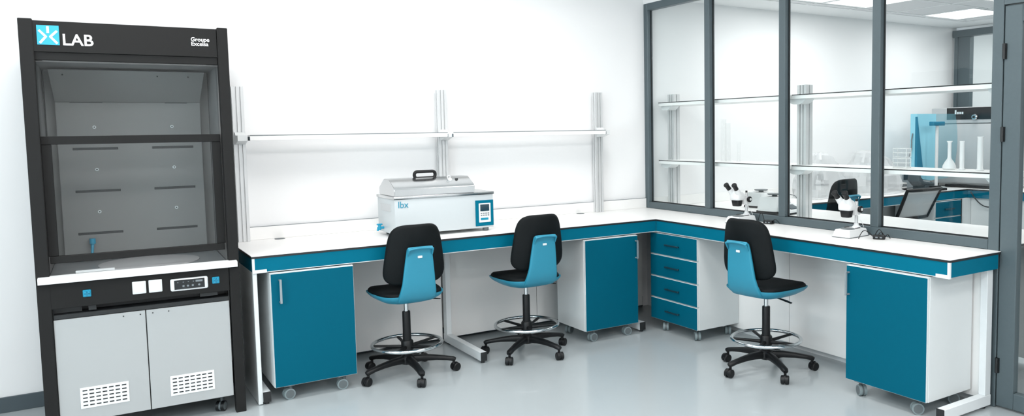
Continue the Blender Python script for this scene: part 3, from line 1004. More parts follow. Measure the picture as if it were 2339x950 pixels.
def make_stool(label, group, base_rot):
    """faces local +y; origin on the floor under the column"""
    t = thing('lab_stool', label, 'stool', (0, 0, 0), 0, group)
    # seat cushion
    ZS = 0.552
    rings = []
    for (sc, z) in ((0.90, 0.0), (0.985, 0.006), (1.0, 0.018), (0.985, 0.030), (0.93, 0.040), (0.70, 0.043), (0.35, 0.040), (0.03, 0.039)):
        pts = superell(0.218 * sc, 0.215 * sc, 4.2, cx=0, cy=0.0)
        rg = []
        for x, y in pts:
            taper = 1.0 - 0.10 * max(0, -y) / 0.215
            # waterfall front edge, slightly raised rear
            dz = -0.010 * max(0, (y - 0.10) / 0.115) ** 2 + 0.004 * (abs(x) / 0.218) ** 2
            rg.append((x * taper, y + 0.0, ZS + z + dz))
        rings.append(rg)
    MB().rings(rings).build('seat', M['blackpu'], t, smooth=60)
    # blue shell: pan under the cushion
    sh = MB()
    rings = []
    for (sc, z) in ((0.25, -0.054), (0.50, -0.050), (0.76, -0.034), (0.94, -0.010), (1.024, 0.012), (1.028, 0.021), (0.995, 0.020), (0.9, 0.004)):
        pts = superell(0.222 * sc, 0.220 * sc, 4.0)
        rings.append([(x * (1.0 - 0.08 * max(0, -y) / 0.22), y, ZS + z - 0.010 * max(0, (y - 0.10) / 0.12) ** 2) for x, y in pts])
    sh.rings(rings)
    # spine sweeping up behind the backrest
    path = [(-0.08, 0.528), (-0.150, 0.530), (-0.195, 0.544), (-0.226, 0.570), (-0.246, 0.610), (-0.258, 0.660), (-0.266, 0.720), (-0.274, 0.790), (-0.281, 0.850), (-0.290, 0.878), (-0.306, 0.890)]
    wid = [0.16, 0.20, 0.236, 0.246, 0.232, 0.214, 0.202, 0.186, 0.170, 0.166, 0.162]
    thk = [0.03, 0.034, 0.034, 0.032, 0.030, 0.028, 0.026, 0.024, 0.022, 0.020, 0.016]
    sh.sweep([(0, y, z) for y, z in path], list(zip(wid, thk)), side=(1, 0, 0), p=6.0, seg=24)
    shell = sh.build('shell', M['blue'], t, smooth=60)
    # rolled grip along the top of the spine
    b = MB()
    n = 12
    top = []
    for i in range(n + 1):
        u = -1 + 2 * i / n
        top.append((u * 0.080, -0.312 + 0.006 * u * u, 0.889 - 0.010 * u * u))
    b.sweep(top, [(0.030, 0.014)] * (n + 1), side=None, p=2.6, seg=12)
    for s in (-1, 1):
        b.sweep([(s * 0.078, -0.316, 0.878), (s * 0.080, -0.304, 0.860), (s * 0.081, -0.292, 0.838)], [(0.012, 0.016), (0.010, 0.014), (0.006, 0.008)], side=(1, 0, 0), p=2.6, seg=10)
    b.build('grip', M['blue'], shell, smooth=60)
    MB().box(-0.015, -0.2965, 0.822, 0.015, -0.289, 0.837, 0.002).build('badge', M['pwhite'], shell)
    # backrest pad
    bk = MB()
    rings = []
    HC, HH = 0.838, 0.196
    secs = ((0.90, -0.002), (0.97, -0.006), (1.0, -0.016), (0.985, -0.030), (0.94, -0.037), (0.80, -0.036), (0.5, -0.033), (0.04, -0.031))
    secs2 = [(0.04, 0.002), (0.5, 0.001)] + [(s, y) for s, y in secs]
    for (sc, yy) in secs2:
        pts = superell(0.203 * sc, HH * sc, 4.8, 52)
        rg = []
        for x, z in pts:
            k = (z / HH + 1) / 2
            wdt = 1.06 - 0.27 * k ** 1.25 - 0.25 * max(0, 0.16 - k)
            yb = -0.250 - 0.040 * (k - 0.2) - 0.012 * max(0, 0.35 - k) / 0.35 * -1
            curve = 0.055 * (x / 0.203) ** 2
            rg.append((x * wdt, yb - yy + curve, HC + z))
        rings.append(rg)
    bk.rings(rings).build('backrest', M['blackpu'], t, smooth=60)
    # mechanism, lever, column
    b = MB().box(-0.06, -0.08, 0.497, 0.06, 0.08, 0.515, 0.006, 2)
    b.build('mechanism', M['black'], t)
    b = MB().sweep([(0.05, -0.02, 0.507), (0.13, -0.03, 0.503), (0.185, -0.035, 0.497), (0.225, -0.038, 0.490)], [(0.012, 0.010), (0.012, 0.010), (0.026, 0.010), (0.022, 0.007)], p=2.5, seg=10)
    b.build('lever', M['black'], t)
    MB().cyl((0, 0, 0.42), (0, 0, 0.500), 0.0145, seg=20).build('gas_piston', M['chrome'], t)
    b = MB().lathe([(0.029, 0.115), (0.029, 0.20), (0.0265, 0.30), (0.0265, 0.424), (0.024, 0.430), (0.016, 0.430)], seg=24)
    b.build('column_sleeve', M['black'], t)
    # foot ring
    fr = MB().torus((0, 0, 0.212), 0.226, 0.0115, 56, 10).build('foot_ring', M['chrome'], t, smooth=60)
    b = MB().lathe([(0.030, 0.165), (0.040, 0.170), (0.040, 0.225), (0.034, 0.235), (0.030, 0.235)], seg=24)
    for k in range(5):
        a = base_rot + R(36 + 72 * k)
        c, s = math.cos(a), math.sin(a)
        b.sweep([(0.034 * c, 0.034 * s, 0.192), (0.12 * c, 0.12 * s, 0.200), (0.219 * c, 0.219 * s, 0.208)], [(0.020, 0.024), (0.016, 0.018), (0.022, 0.016)], p=3, seg=10)
    b.build('ring_hub', M['black'], fr, smooth=50)
    # five-star base
    hub = MB().lathe([(0.030, 0.072), (0.050, 0.080), (0.052, 0.118), (0.040, 0.134), (0.030, 0.138)], seg=28).build('base_hub', M['black'], t)
    for k in range(5):
        a = base_rot + R(72 * k)
        c, s = math.cos(a), math.sin(a)
        P = [(0.035, 0.106), (0.11, 0.108), (0.19, 0.102), (0.26, 0.092), (0.298, 0.084), (0.312, 0.078)]
        S = [(0.052, 0.052), (0.048, 0.044), (0.044, 0.034), (0.042, 0.028), (0.042, 0.030), (0.030, 0.024)]
        MB().sweep([(r * c, r * s, z) for r, z in P], S, p=3.2, seg=14).build('base_arm', M['black'], t, smooth=50)
        ca = a + R((35, -50, 70, 15, -30)[k])
        b = MB()
        x, y = 0.300 * c, 0.300 * s
        ex, ey = math.cos(ca), math.sin(ca)
        ox_, oy_ = x + 0.014 * ex, y + 0.014 * ey
        r = 0.028
        for sd in (-1, 1):
            v0, v1 = 0.004 * sd, 0.026 * sd
            b.mi = 0
            p0 = (ox_ - ey * v0, oy_ + ex * v0, r)
            p1 = (ox_ - ey * (v1 - 0.004 * sd), oy_ + ex * (v1 - 0.004 * sd), r)
            p2 = (ox_ - ey * v1, oy_ + ex * v1, r)
            b.cyl(p0, p1, r, seg=22)
            b.cyl(p1, p2, r, r * 0.82, 22)
        b.cyl((ox_ + ey * 0.004, oy_ - ex * 0.004, r + 0.006), (ox_ - ey * 0.004, oy_ + ex * 0.004, r + 0.006), r * 0.95, seg=18)
        b.cyl((x, y, 0.050), (x, y, 0.078), 0.009, seg=12)
        b.build('caster', M['black'], t)
    return t


SG = 'blue shelled lab stools'
stool = make_stool('black and blue lab stool in front of the water bath', SG, R(-21))
stool.location = (-2.515, -0.715, 0)
s2 = make_stool('black and blue lab stool left of the corner cabinet, right of the water bath', SG, R(2))
s2.location = (-1.628, -0.735, 0)
s3 = make_stool('black and blue lab stool facing the glazed partition below the first microscope', SG, R(-40) + R(82))
s3.location = (-0.530, -2.045, 0)
s3.rotation_euler = (0, 0, R(-82))


# ================================================================== MICROSCOPES
def make_microscope(label, loc, rz, parent_things=True):
    """user side is local -y; origin at the base centre"""
    t = thing('stereo_microscope', label, 'microscope', loc, rz, 'white stereo microscopes')
    b = MB()
    a, c = 0.064, 0.106
    rings = []
    for (ins, z) in ((0.0, 0.004), (0.002, 0.012), (0.010, 0.046), (0.014, 0.050)):
        rings.append([(-a + ins, -c + ins * 1.4, z), (a - ins, -c + ins * 1.4, z), (a - ins, c - ins, z), (-a + ins, c - ins, z)])
    b.rings(rings)
    base = b.build('base', M['pwhite'], t, smooth=20)
    MB().box(-a - 0.002, -c - 0.002, 0.0, a + 0.002, c + 0.002, 0.0042, 0.001).build('base_foot', M['cgrey'], base)
    MB().lathe([(0.045, 0.050), (0.045, 0.053), (0.042, 0.054)], (0, -0.030, 0), seg=28).build('stage_plate', M['cgrey'], base)
    for s in (-1, 1):
        MB().box(s * 0.04 - 0.004, -0.005, 0.053, s * 0.04 + 0.004, 0.045, 0.057, 0.001).build('stage_clip', M['black'], base)
    PY = 0.066
    MB().lathe([(0.030, 0.050), (0.026, 0.058), (0.017, 0.066), (0.015, 0.078)], (0, PY, 0), seg=22).build('pillar_foot', M['pwhite'], t)
    MB().cyl((0, PY, 0.05), (0, PY, 0.222), 0.011, seg=18).build('pillar', M['alum'], t)
    # focus block
    b = MB().box(-0.022, PY - 0.055, 0.135, 0.022, PY + 0.018, 0.190, 0.006, 2)
    b.box(-0.016, PY - 0.088, 0.165, 0.016, PY - 0.045, 0.195, 0.005, 2)
    b.build('focus_block', M['pwhite'], t)
    for s in (-1, 1):
        b = MB().lathe([(0.010, s * 0.022), (0.021, s * 0.026), (0.022, s * 0.040), (0.018, s * 0.044)], (0, PY - 0.006, 0.172), 'x', 20)
        b.mi = 1
        b.lathe([(0.010, s * 0.043), (0.010, s * 0.046)], (0, PY - 0.006, 0.172), 'x', 16)
        b.build('focus_knob', [M['black'], M['pwhite']], t)
    MB().cyl((0, PY, 0.222), (0, PY, 0.236), 0.008, seg=12).build('pillar_cap', M['black'], t)
    # objective housing and head
    HYc = -0.046
    b = MB()
    rings = []
    for (w, d, z) in ((0.026, 0.020, 0.126), (0.031, 0.026, 0.130), (0.036, 0.032, 0.166), (0.036, 0.032, 0.172)):
        rings.append([(x, y + HYc, z) for x, y in superell(w, d, 4, 24)])
    b.rings(rings).build('objective_housing', M['black'], t, smooth=50)
    b = MB()
    rings = []
    for (w, d, yo, z) in ((0.040, 0.034, 0.0, 0.172), (0.045, 0.044, 0.004, 0.176), (0.046, 0.048, 0.006, 0.190), (0.045, 0.046, 0.004, 0.214), (0.042, 0.034, -0.004, 0.232), (0.034, 0.020, -0.012, 0.242)):
        rings.append([(x, y + HYc + yo, z) for x, y in superell(w, d, 4, 28)])
    b.rings(rings)
    b.box(-0.018, HYc + 0.03, 0.176, 0.018, PY - 0.02, 0.200, 0.005, 2)
    head = b.build('head', M['pwhite'], t, smooth=50)
    for s in (-1, 1):
        d = Vector((s * 0.10, -0.70, 0.74)).normalized()
        p0 = Vector((s * 0.027, HYc - 0.004, 0.208))
        b = MB().cyl(p0, p0 + d * 0.030, 0.023, 0.022, 20)
        b.cyl(p0 + d * 0.030, p0 + d * 0.066, 0.022, 0.0185, 20)
        tb = b.build('eyepiece_tube', M['pwhite'], t)
        b = MB().cyl(p0 + d * 0.066, p0 + d * 0.100, 0.0175, 0.0165, 20)
        b.cyl(p0 + d * 0.100, p0 + d * 0.113, 0.0185, 0.0205, 20)
        b.cyl(p0 + d * 0.113, p0 + d * 0.118, 0.0205, 0.017, 20)
        b.build('eyecup', M['black'], tb)
    # lamp lead looping from head to base
    b = MB().tube([(0.02, PY - 0.03, 0.150), (0.035, PY - 0.02, 0.115), (0.042, PY + 0.0, 0.085), (0.035, PY + 0.03, 0.060), (0.028, PY + 0.036, 0.051)], 0.0022, 6)
    b.build('lamp_lead', M['pwhite'], t)
    return t


make_microscope('white stereo microscope on the partition bench behind the right hand stool', (-0.150, -1.405, ZR), R(-82))
make_microscope('white stereo microscope on the bench end nearest the door', (-0.142, -2.412, ZR), R(-84))


def adapter(label, loc, rz, cable):
    t = thing('power_adapter', label, 'power adapter', loc, rz, 'black power adapters beside the microscopes')
    b = MB().box(-0.036, -0.022, 0.0, 0.036, 0.022, 0.026, 0.004, 2)
    b.build('adapter_body', M['black'], t)
    for x in (-0.020, 0.006):
        MB().box(x, -0.0228, 0.008, x + 0.014, -0.0215, 0.016).build('adapter_label', M['key'], t)
    for i, pts in enumerate(cable):
        MB().tube(pts, 0.0026, 6).build('lead', M['black'], t)
    return t


def arc(p, q, h, n=10, side=(0, 0)):
    p, q = Vector(p), Vector(q)
    out = []
    for i in range(n + 1):
        k = i / n
        v = p.lerp(q, k)
        v.z += h * math.sin(PI * k)
        v.x += side[0] * math.sin(PI * k)
        v.y += side[1] * math.sin(PI * k)
        out.append(v)
    return out


adapter('black power adapter with looped leads right of the end microscope', (-0.115, -2.612, ZR), R(-60),
        [arc((-0.036, 0.0, 0.013), (-0.115, -0.062, 0.004), 0.045, side=(-0.01, 0.0)), arc((0.036, 0, 0.013), (0.062, 0.03, 0.003), 0.02),
         arc((0.02, 0.02, 0.02), (-0.03, 0.05, 0.02), 0.035, side=(0, 0.01)), arc((0.03, 0.022, 0.012), (-0.02, 0.075, 0.004), 0.03)])
adapter('black power adapter with looped lead behind the right hand stool', (-0.055, -1.60, ZR), R(-75),
        [arc((-0.036, 0.0, 0.013), (-0.085, -0.012, 0.012), 0.065), arc((0.036, 0, 0.013), (0.09, 0.005, 0.004), 0.03, side=(0, -0.02))])

# ================================================================== THE ROOM BEHIND THE GLASS
# island bench against the partition, wall bench and far bench
iw = thing('worktop', 'white worktop with black edge around the room behind the glass', 'worktop', (0, 0, ZT))
IY, FX0 = -0.715, 3.915
out = [(0.062, -0.002), (0.062, -3.25), (1.0, -3.25), (1.0, IY), (FX0, IY), (FX0, -2.9), (FARX - 0.06, -2.9), (FARX - 0.06, -0.002)]
MB().prism(out, 'z', -0.0035, 0).build('top_surface', M['top'], iw)
out = [(0.063, -0.002), (0.063, -3.2495), (0.9995, -3.2495), (0.9995, IY + .0005), (FX0 + .0005, IY + .0005), (FX0 + .0005, -2.8995), (FARX - 0.061, -2.8995), (FARX - 0.061, -0.002)]
MB().prism(out, 'z', -0.016, -0.0036).build('black_edge', M['core'], iw)
struct(MB().box(0.07, -0.016, ZT + 0.0006, FARX - 0.08, -0.001, ZT + 0.089, 0.001).build('trim_2', M['top']))
ib = thing('bench_frame', 'white bench frame with teal apron in the room behind the glass', 'bench', (0, 0, 0))
b = MB()
b.box(0.98, -3.24, AZ0, 0.995, IY, AZ1)
b.box(0.98, IY + 0.004, AZ0, FX0 + 0.006, IY + 0.02, AZ1)
b.box(FX0 + 0.006, -2.88, AZ0, FX0 + 0.022, IY + 0.02, AZ1)
b.build('apron', M['teal'], ib)
b = MB()
for x in (1.25, 2.78):
    b.box(x, IY + 0.002, AZ0 - 0.004, x + 0.012, IY + 0.0045, AZ1)
b.box(FX0 + 0.0035, -1.02, AZ0 - 0.004, FX0 + 0.0065, -1.01, AZ1)
b.box(1.0, IY + 0.004, AZ0 - 0.005, FX0, IY + 0.018, AZ0 - 0.0005)
b.build('apron_trim', M['steelwhite'], ib)
MB().box(0.94, -3.2, 0.04, 0.955, -0.72, 0.80).build('modesty_panel', M['white'], ib)
MB().box(1.0, -0.12, 0.04, FARX - 0.1, -0.10, 0.80).build('modesty_panel', M['white'], ib)
MB().box(3.80, -0.738, 0.04, FX0 + 0.049, -0.722, 0.80).build('modesty_panel', M['white'], ib)
MB().box(FX0 + 0.03, -2.85, 0.04, FX0 + 0.05, -0.74, 0.80).build('modesty_panel', M['white'], ib)
for x in (1.35, 2.35):
    cfoot_y(ib, x, x + 0.045, IY + 0.004, -0.125)
for (x, y) in ((0.10, -3.2), (0.86, -3.2), (4.4, -2.8)):
    b = MB().box(x, y, 0.0, x + 0.05, y + 0.05, 0.80, 0.002).build('post_leg', M['steelwhite'], ib)

drawer_unit('teal drawer unit on casters under the bench behind the glass', (3.555, IY - 0.004, 0), 0, 0.47, 0.50, 4)

# island shelf rack
ir = thing('shelf_rack', 'white two tier shelf rack on aluminium posts right behind the glass', 'shelf rack', (0, 0, ZR))


def upright_y(parent, x, y, top):
    upright(parent, y, x, top, 0.088, 0.06)
    o = parent.children[-1]
    o.matrix_local = Matrix.Rotation(PI / 2, 4, 'Z') @ Matrix.Scale(-1, 4, (0, 1, 0))


def upright_island(parent, x, y, top, w=0.088, d=0.07):
    h = w / 2
    g = 0.005
    out = [(-d / 2, -h)]
    k1, k2 = -h * 0.33, h * 0.33
    for k in (k1, k2):
        out += [(-d / 2, k - g), (-d / 2 + 0.012, k - g), (-d / 2 + 0.012, k + g), (-d / 2, k + g)]
    out += [(-d / 2, h), (-g, h), (-g, h - 0.012), (g, h - 0.012), (g, h), (d / 2, h), (d / 2, -h), (g, -h), (g, -h + 0.012), (-g, -h + 0.012), (-g, -h)]
    MB().prism([(x + p, y + q) for p, q in out], 'z', 0.0, top).build('upright', M['alum'], parent, smooth=0)


IPX = 0.262
for y in (-0.093, -1.655, -3.21):
    upright_island(ir, IPX, y, 1.020)
SH = ((0.945, 0.004), (0.428, 0.0))
for (ya, yb) in ((-1.655, -0.070), (-3.25, -1.672)):
    for z, _ in SH:
        s = MB().box(0.105, ya, z - 0.032, 0.415, yb, z, 0.001).build('shelf_board', M['top'], ir)
        MB().box(0.1035, ya + 0.001, z - 0.006, 0.1055, yb - 0.001, z + 0.0005).build('shelf_edge', M['core'], s)
for y in (-0.093, -1.655, -3.21):
    for z, _ in SH:
        b = MB()
        b.prism([(y - 0.125, z - 0.033), (y + 0.022 if y > -0.5 else y + 0.06, z - 0.033), (y + 0.02 if y > -0.5 else y + 0.035, z - 0.058), (y - 0.005, z - 0.070), (y - 0.065, z - 0.070), (y - 0.095, z - 0.058)], 'x', 0.135, IPX - 0.036)
        b.build('bracket', M['pwhite'], ir)

SHZ = ZR + 0.4295


def glassware(name, prof, loc, label, cat, group=None, mt='labglass'):
    o = MB().lathe(prof, seg=24, cap=False).build(name, M[mt], smooth=50)
    o.location = loc
    return tag(o, label, cat, group)


def hollow(prof, t=0.0018):
    return prof + [(max(0.0015, r - t), z) for r, z in reversed(prof)] + [(0.0005, prof[0][1] + t)]


def flask_prof(h):
    return [(0.0005, 0.0), (0.036, 0.0), (0.042, 0.006), (0.040, 0.022), (0.026, 0.048), (0.013, 0.066), (0.011, 0.078), (0.011, h - 0.012), (0.017, h - 0.004), (0.019, h)]


def cylinder_prof(h, r=0.016):
    return [(0.0005, 0.0), (r + 0.006, 0.0), (r + 0.006, 0.005), (r, 0.010), (r, h - 0.004), (r + 0.003, h)]


GX = 0.30
glassware('volumetric_flask', flask_prof(0.178), (GX, -2.815, SHZ), 'clear volumetric flask on the lower shelf in front of the blue apparatus', 'flask')
CG = 'graduated cylinders on the lower shelf behind the glass'
glassware('graduated_cylinder', cylinder_prof(0.178, 0.014), (GX, -2.90, SHZ), 'clear measuring cylinder just right of the volumetric flask', 'cylinder', CG)
glassware('graduated_cylinder', cylinder_prof(0.205, 0.0175), (GX, -3.02, SHZ), 'clear measuring cylinder nearest the door on the lower shelf', 'cylinder', CG)
glassware('graduated_cylinder', cylinder_prof(0.355, 0.022), (GX, -0.72, SHZ), 'tall faint measuring cylinder above the first microscope', 'cylinder', CG, 'thinglass')
glassware('graduated_cylinder', cylinder_prof(0.32, 0.020), (GX, -0.775, SHZ), 'second tall faint measuring cylinder above the first microscope', 'cylinder', CG, 'thinglass')
glassware('graduated_cylinder', cylinder_prof(0.165, 0.014), (GX, -0.905, SHZ), 'short faint measuring cylinder right of the tall pair', 'cylinder', CG, 'thinglass')


def tube_rack(label, loc):
    t = thing('test_tube_rack', label, 'test tube rack', loc, 0, 'stacked white wire racks')
    b = MB()
    w, d, h = 0.10, 0.05, 0.062
    for z in (0.003, h / 2, h - 0.003):
        for y in (-d / 2, d / 2):
            b.tube([(0 - d / 2, y * 2, z), (d / 2, y * 2, z)], 0.0028, 6)
        for i in range(6):
            y = -w / 2 + i * w / 5
            b.tube([(-d / 2, y, z), (d / 2, y, z)], 0.0018, 6)
        for x in (-d / 2, 0, d / 2):
            b.tube([(x, -w / 2, z), (x, w / 2, z)], 0.0022, 6)
    for x in (-d / 2, d / 2):
        for y in (-w / 2, w / 2):
            b.tube([(x, y, 0), (x, y, h)], 0.0026, 6)
    b.build('wire_frame', M['pwhite'], t)
    return t


tube_rack('white wire test tube rack, lower one of the stack beside the blue apparatus', (GX, -2.47, SHZ))
tube_rack('white wire test tube rack, upper one of the stack beside the blue apparatus', (GX, -2.47, SHZ + 0.0665))

# balances on the island bench
def balance(label, loc, rz):
    t = thing('laboratory_balance', label, 'balance', loc, rz, 'white balances on the island bench')
    t.scale = (1.1, 1.1, 1.4)
    b = MB()
    rings = []
    for (ins, z) in ((0.0, 0.012), (0.0, 0.03), (0.014, 0.085), (0.024, 0.096)):
        rings.append([(x, y) + (z,) for x, y in superell(0.105 - ins, 0.105 - ins, 5, 32)])
    b.rings(rings)
    b.prism([(-0.10, 0.012), (-0.10, 0.055), (-0.205, 0.022), (-0.21, 0.012)], 'x', -0.095, 0.095)
    b.build('housing', M['pwhite'], t, smooth=40)
    MB().box(-0.10, -0.20, 0.0, 0.10, 0.10, 0.0125, 0.003).build('base_plate', M['black'], t)
    MB().lathe([(0.02, 0.094), (0.02, 0.104), (0.052, 0.106), (0.056, 0.112), (0.05, 0.113)], seg=28).build('weighing_pan', M['cgrey'], t)
    b = MB().prism([(-0.125, 0.0485), (-0.185, 0.0295), (-0.185, 0.0325), (-0.125, 0.0515)], 'x', -0.05, 0.05)
    b.build('display', M['screen'], t)
    return t


balance('white balance with round grey pan seen between the partition posts', (0.80, -0.66, ZR), R(8))
balance('white balance mostly hidden behind the middle partition post', (0.56, -1.06, ZR), R(8))
b = MB().tube([(0, 0, 0.003), (0.05, -0.02, 0.03), (0.12, -0.05, 0.07), (0.17, -0.10, 0.05), (0.16, -0.16, 0.003)], 0.004, 8)
b.tube([(0.12, 0.02, 0.004), (0.06, 0.03, 0.045), (-0.02, -0.05, 0.055), (-0.06, -0.12, 0.004)], 0.003, 8)
o = b.build('loose_cable', M['cgrey'])
o.location = (1.28, -0.36, ZR)
tag(o, 'grey loose cable lying on the bench left of the aluminium post', 'cable')


# covered microscopes on the wall bench
def dust_cover(label, loc, rx, ry, h, seed):
    rnd = random.Random(seed)
    n = 42
    ph = [rnd.uniform(0, 6.28) for _ in range(6)]
    rings = []
    prof = ((1.06, 0.0), (1.0, 0.04), (0.98, 0.2), (0.93, 0.42), (0.84, 0.60), (0.72, 0.74), (0.63, 0.86), (0.55, 0.95), (0.40, 1.0), (0.04, 1.01))
    for k, (s, z) in enumerate(prof):
        ring = []
        for i in range(n):
            t = 2 * PI * i / n
            wr = 1 + (0.055 * math.sin(5 * t + ph[0] + 2.2 * z) + 0.04 * math.sin(9 * t + ph[1] - 3 * z) + 0.03 * math.sin(14 * t + ph[2] + 5 * z)) * (1 if k < 9 else 0.2)
            c, si = math.cos(t), math.sin(t)
            x = rx * s * wr * math.copysign(abs(c) ** 0.7, c)
            y = ry * s * wr * math.copysign(abs(si) ** 0.7, si)
            lift = 0.10 * max(0, c) * z
            wob = 1 + 0.05 * math.sin(3 * t + 7 * z + ph[4]) + 0.035 * math.sin(7 * t - 9 * z + ph[5]) + 0.05 * rnd.uniform(-1, 1)
            x, y = x * wob, y * wob
            ring.append((x - 0.03 * z, y, h * z * (1 - 0.2 * max(0, c) * (s < 0.9)) + 0.004 * math.sin(11 * t + ph[3] + k)* (k > 0) + 0.004))
        rings.append(ring)
    b = MB().rings(rings, cap=False)
    o = b.build('dust_cover', M['film'], smooth=16)
    o.location = loc
    return tag(o, label, 'dust cover', 'clear plastic dust covers on the wall bench')


def covered_scope(label, loc, rz):
    t = thing('compound_microscope', label, 'microscope', loc, rz, 'covered microscopes on the wall bench')
    t.scale = (0.80, 0.78, 0.83)
    b = MB().box(-0.085, -0.12, 0.0, 0.085, 0.12, 0.05, 0.01, 2)
    b.build('base', M['pwhite'], t)
    b = MB().sweep([(0, 0.09, 0.04), (0, 0.11, 0.16), (0, 0.08, 0.27), (0, 0.0, 0.31)], [(0.07, 0.06), (0.06, 0.05), (0.06, 0.05), (0.07, 0.05)], side=(1, 0, 0), p=3)
    b.build('arm', M['pwhite'], t, smooth=50)
    MB().box(-0.07, -0.07, 0.14, 0.07, 0.06, 0.16, 0.004).build('stage', M['cgrey'], t)
    MB().lathe([(0.02, 0.20), (0.034, 0.22), (0.038, 0.28)], seg=20).build('nosepiece', M['cgrey'], t)
    for s in (-1, 1):
        tb = MB().cyl((s * 0.032, -0.02, 0.31), (s * 0.04, -0.08, 0.375), 0.018, seg=16).build('eyepiece_tube', M['pwhite'], t)
        MB().cyl((s * 0.04, -0.08, 0.375), (s * 0.044, -0.108, 0.405), 0.021, seg=16).build('eyecup', M['key'], tb)
    return t


covered_scope('white microscope under a crumpled clear cover behind the far stool', (1.93, -0.36, ZR), R(15))
dust_cover('crumpled clear plastic cover over the microscope behind the far stool', (1.93, -0.37, ZR), 0.27, 0.20, 0.445, 3)
covered_scope('white microscope under a crumpled clear cover behind the mesh chair', (2.74, -0.36, ZR), R(15))
dust_cover('crumpled clear plastic cover over the microscope behind the mesh chair', (2.72, -0.37, ZR), 0.33, 0.22, 0.445, 11)

# stack of trays and a low grey box
t = thing('paper_tray_stack', 'stack of white and black trays on the wall bench beside the grey box', 'tray', (3.20, -0.33, ZR))
for k in range(4):
    b = MB().box(-0.085, -0.06, 0.022 * k + 0.0005, 0.085, 0.06, 0.022 * k + 0.017, 0.002)
    b.build('tray', M['black'] if k == 0 else (M['paper'] if k % 2 else M['key']), t)
t = thing('instrument_box', 'low light grey instrument box standing under the blue apparatus', 'instrument', (3.62, -0.17, ZR))
MB().box(-0.26, -0.10, 0.006, 0.26, 0.12, 0.20, 0.006, 2).build('housing', M['boxgrey'], t)
for x in (-0.22, 0.22):
    for y in (-0.07, 0.09):
        MB().cyl((x, y, 0), (x, y, 0.007), 0.012, seg=12).build('foot', M['black'], t)
MB().box(-0.23, -0.103, 0.10, -0.13, -0.0995, 0.165).build('control_panel', M['screen'], t)

# blue apparatus with translucent visor
ap = thing('safety_shield_station', 'light blue apparatus with clear blue visor left of the incubator', 'apparatus', (3.43, -0.50, ZR))
prof = [(-0.17, 0.83), (0.17, 0.83), (0.17, 0.11), (0.10, 0.10), (-0.05, 0.12), (-0.17, 0.19)]
MB().prism(prof, 'y', -0.02, 0.06).build('body', M['lblue'], ap)
b = MB().prism([(-0.172, 0.80), (-0.172, 0.17), (-0.05, 0.17)], 'y', -0.028, 0.0)
b.build('side_fin', M['dblue'], ap)
n = 14
outv = [(0.17, 0.83)] + [(0.515 + 0.07 * math.sin(PI * (0.10 + 0.9 * i / n)), 0.83 - 0.67 * i / n) for i in range(n + 1)] + [(0.40, 0.115), (0.17, 0.10)]
MB().prism(outv, 'y', -0.016, -0.010).build('visor', M['visor'], ap)
b = MB()
b.sweep([(-0.15, 0.02, 0.175), (-0.14, 0.02, 0.12), (-0.08, 0.02, 0.075), (0.02, 0.02, 0.062), (0.14, 0.02, 0.062)], [(0.14, 0.05), (0.16, 0.07), (0.16, 0.07), (0.16, 0.05), (0.16, 0.03)], side=(0, 1, 0), p=3)
b.box(-0.06, -0.06, 0.0, 0.10, 0.10, 0.06, 0.008, 2)
b.build('pedestal', M['skirt'], ap, smooth=40)
b = MB().tube([(-0.174, 0.03, 0.62), (-0.19, 0.03, 0.55), (-0.19, 0.03, 0.45), (-0.225, 0.03, 0.37)], 0.007, 8)
b.build('supply_hose', M['key'], ap)

# burette stand
bs = thing('burette_stand', 'white rod stand with black base in front of the blue apparatus', 'stand', (3.42, -0.64, ZR))
b = MB().box(-0.13, -0.05, 0.0, 0.15, 0.05, 0.025, 0.004, 2)
b.box(-0.06, -0.03, 0.025, 0.07, 0.03, 0.055, 0.006, 2)
b.build('base', M['black'], bs)
MB().cyl((0.02, 0, 0.05), (0.02, 0, 0.70), 0.017, seg=16).build('rod', M['pwhite'], bs)
b = MB().box(-0.08, -0.03, 0.70, 0.12, 0.03, 0.745, 0.006, 2)
b.build('clamp', M['dblue'], bs)

# incubator on the far bench
IXF = 4.06
inc = thing('incubator', 'grey incubator with dark control strip and knob on the far bench', 'incubator', (IXF, -0.615, ZR))
MB().box(0.0, -0.47, 0.035, 0.56, 0.445, 0.905, 0.006, 2).build('housing', M['inc'], inc)
MB().box(-0.028, -0.465, 0.05, -0.001, 0.44, 0.715, 0.005, 2).build('door', M['inc'], inc)
stp = MB().box(-0.030, -0.465, 0.725, -0.001, 0.44, 0.90, 0.004).build('control_head', M['inc'], inc)
MB().box(-0.034, -0.46, 0.765, -0.029, 0.245, 0.898, 0.001).build('control_strip', M['screen2'], stp)
b = MB().lathe([(0.030, -0.036), (0.034, -0.05), (0.026, -0.062)], (0, -0.10, 0.79), 'x', 24)
b.mi = 1
b.lathe([(0.015, -0.058), (0.015, -0.064)], (0, -0.10, 0.79), 'x', 16)
b.build('knob', [M['chrome'], M['core']], stp)
b = MB()
for i in range(4):
    b.box(-0.0352, 0.125 - i * 0.028, 0.825, -0.0338, 0.145 - i * 0.028, 0.872 - 0.02 * (i > 0))
b.build('display_digits', M['led'], stp)
for x in (0.03, 0.5):
    for y in (-0.42, 0.40):
        MB().cyl((x, y, 0), (x, y, 0.036), 0.022, seg=12).build('foot', M['black'], inc)
o = MB().tube([(3.985, -0.40, 0.018), (3.985, -1.15, 0.018)], 0.016, 10)
o.box(3.965, -1.18, 0.002, 4.005, -1.10, 0.038, 0.004)
o = o.build('drain_bar', M['black'])
o.location = (0, 0, ZR)
tag(o, 'black bar lying on the far bench in front of the incubator', 'bar')
b = MB().tube([Vector((FX0 - 0.016, -0.76 - 0.40 * k, 0.87 - 0.62 * (k - k * k))) for k in [i / 16 for i in range(17)]], 0.006, 8)
o = b.build('hanging_cable', M['core'])
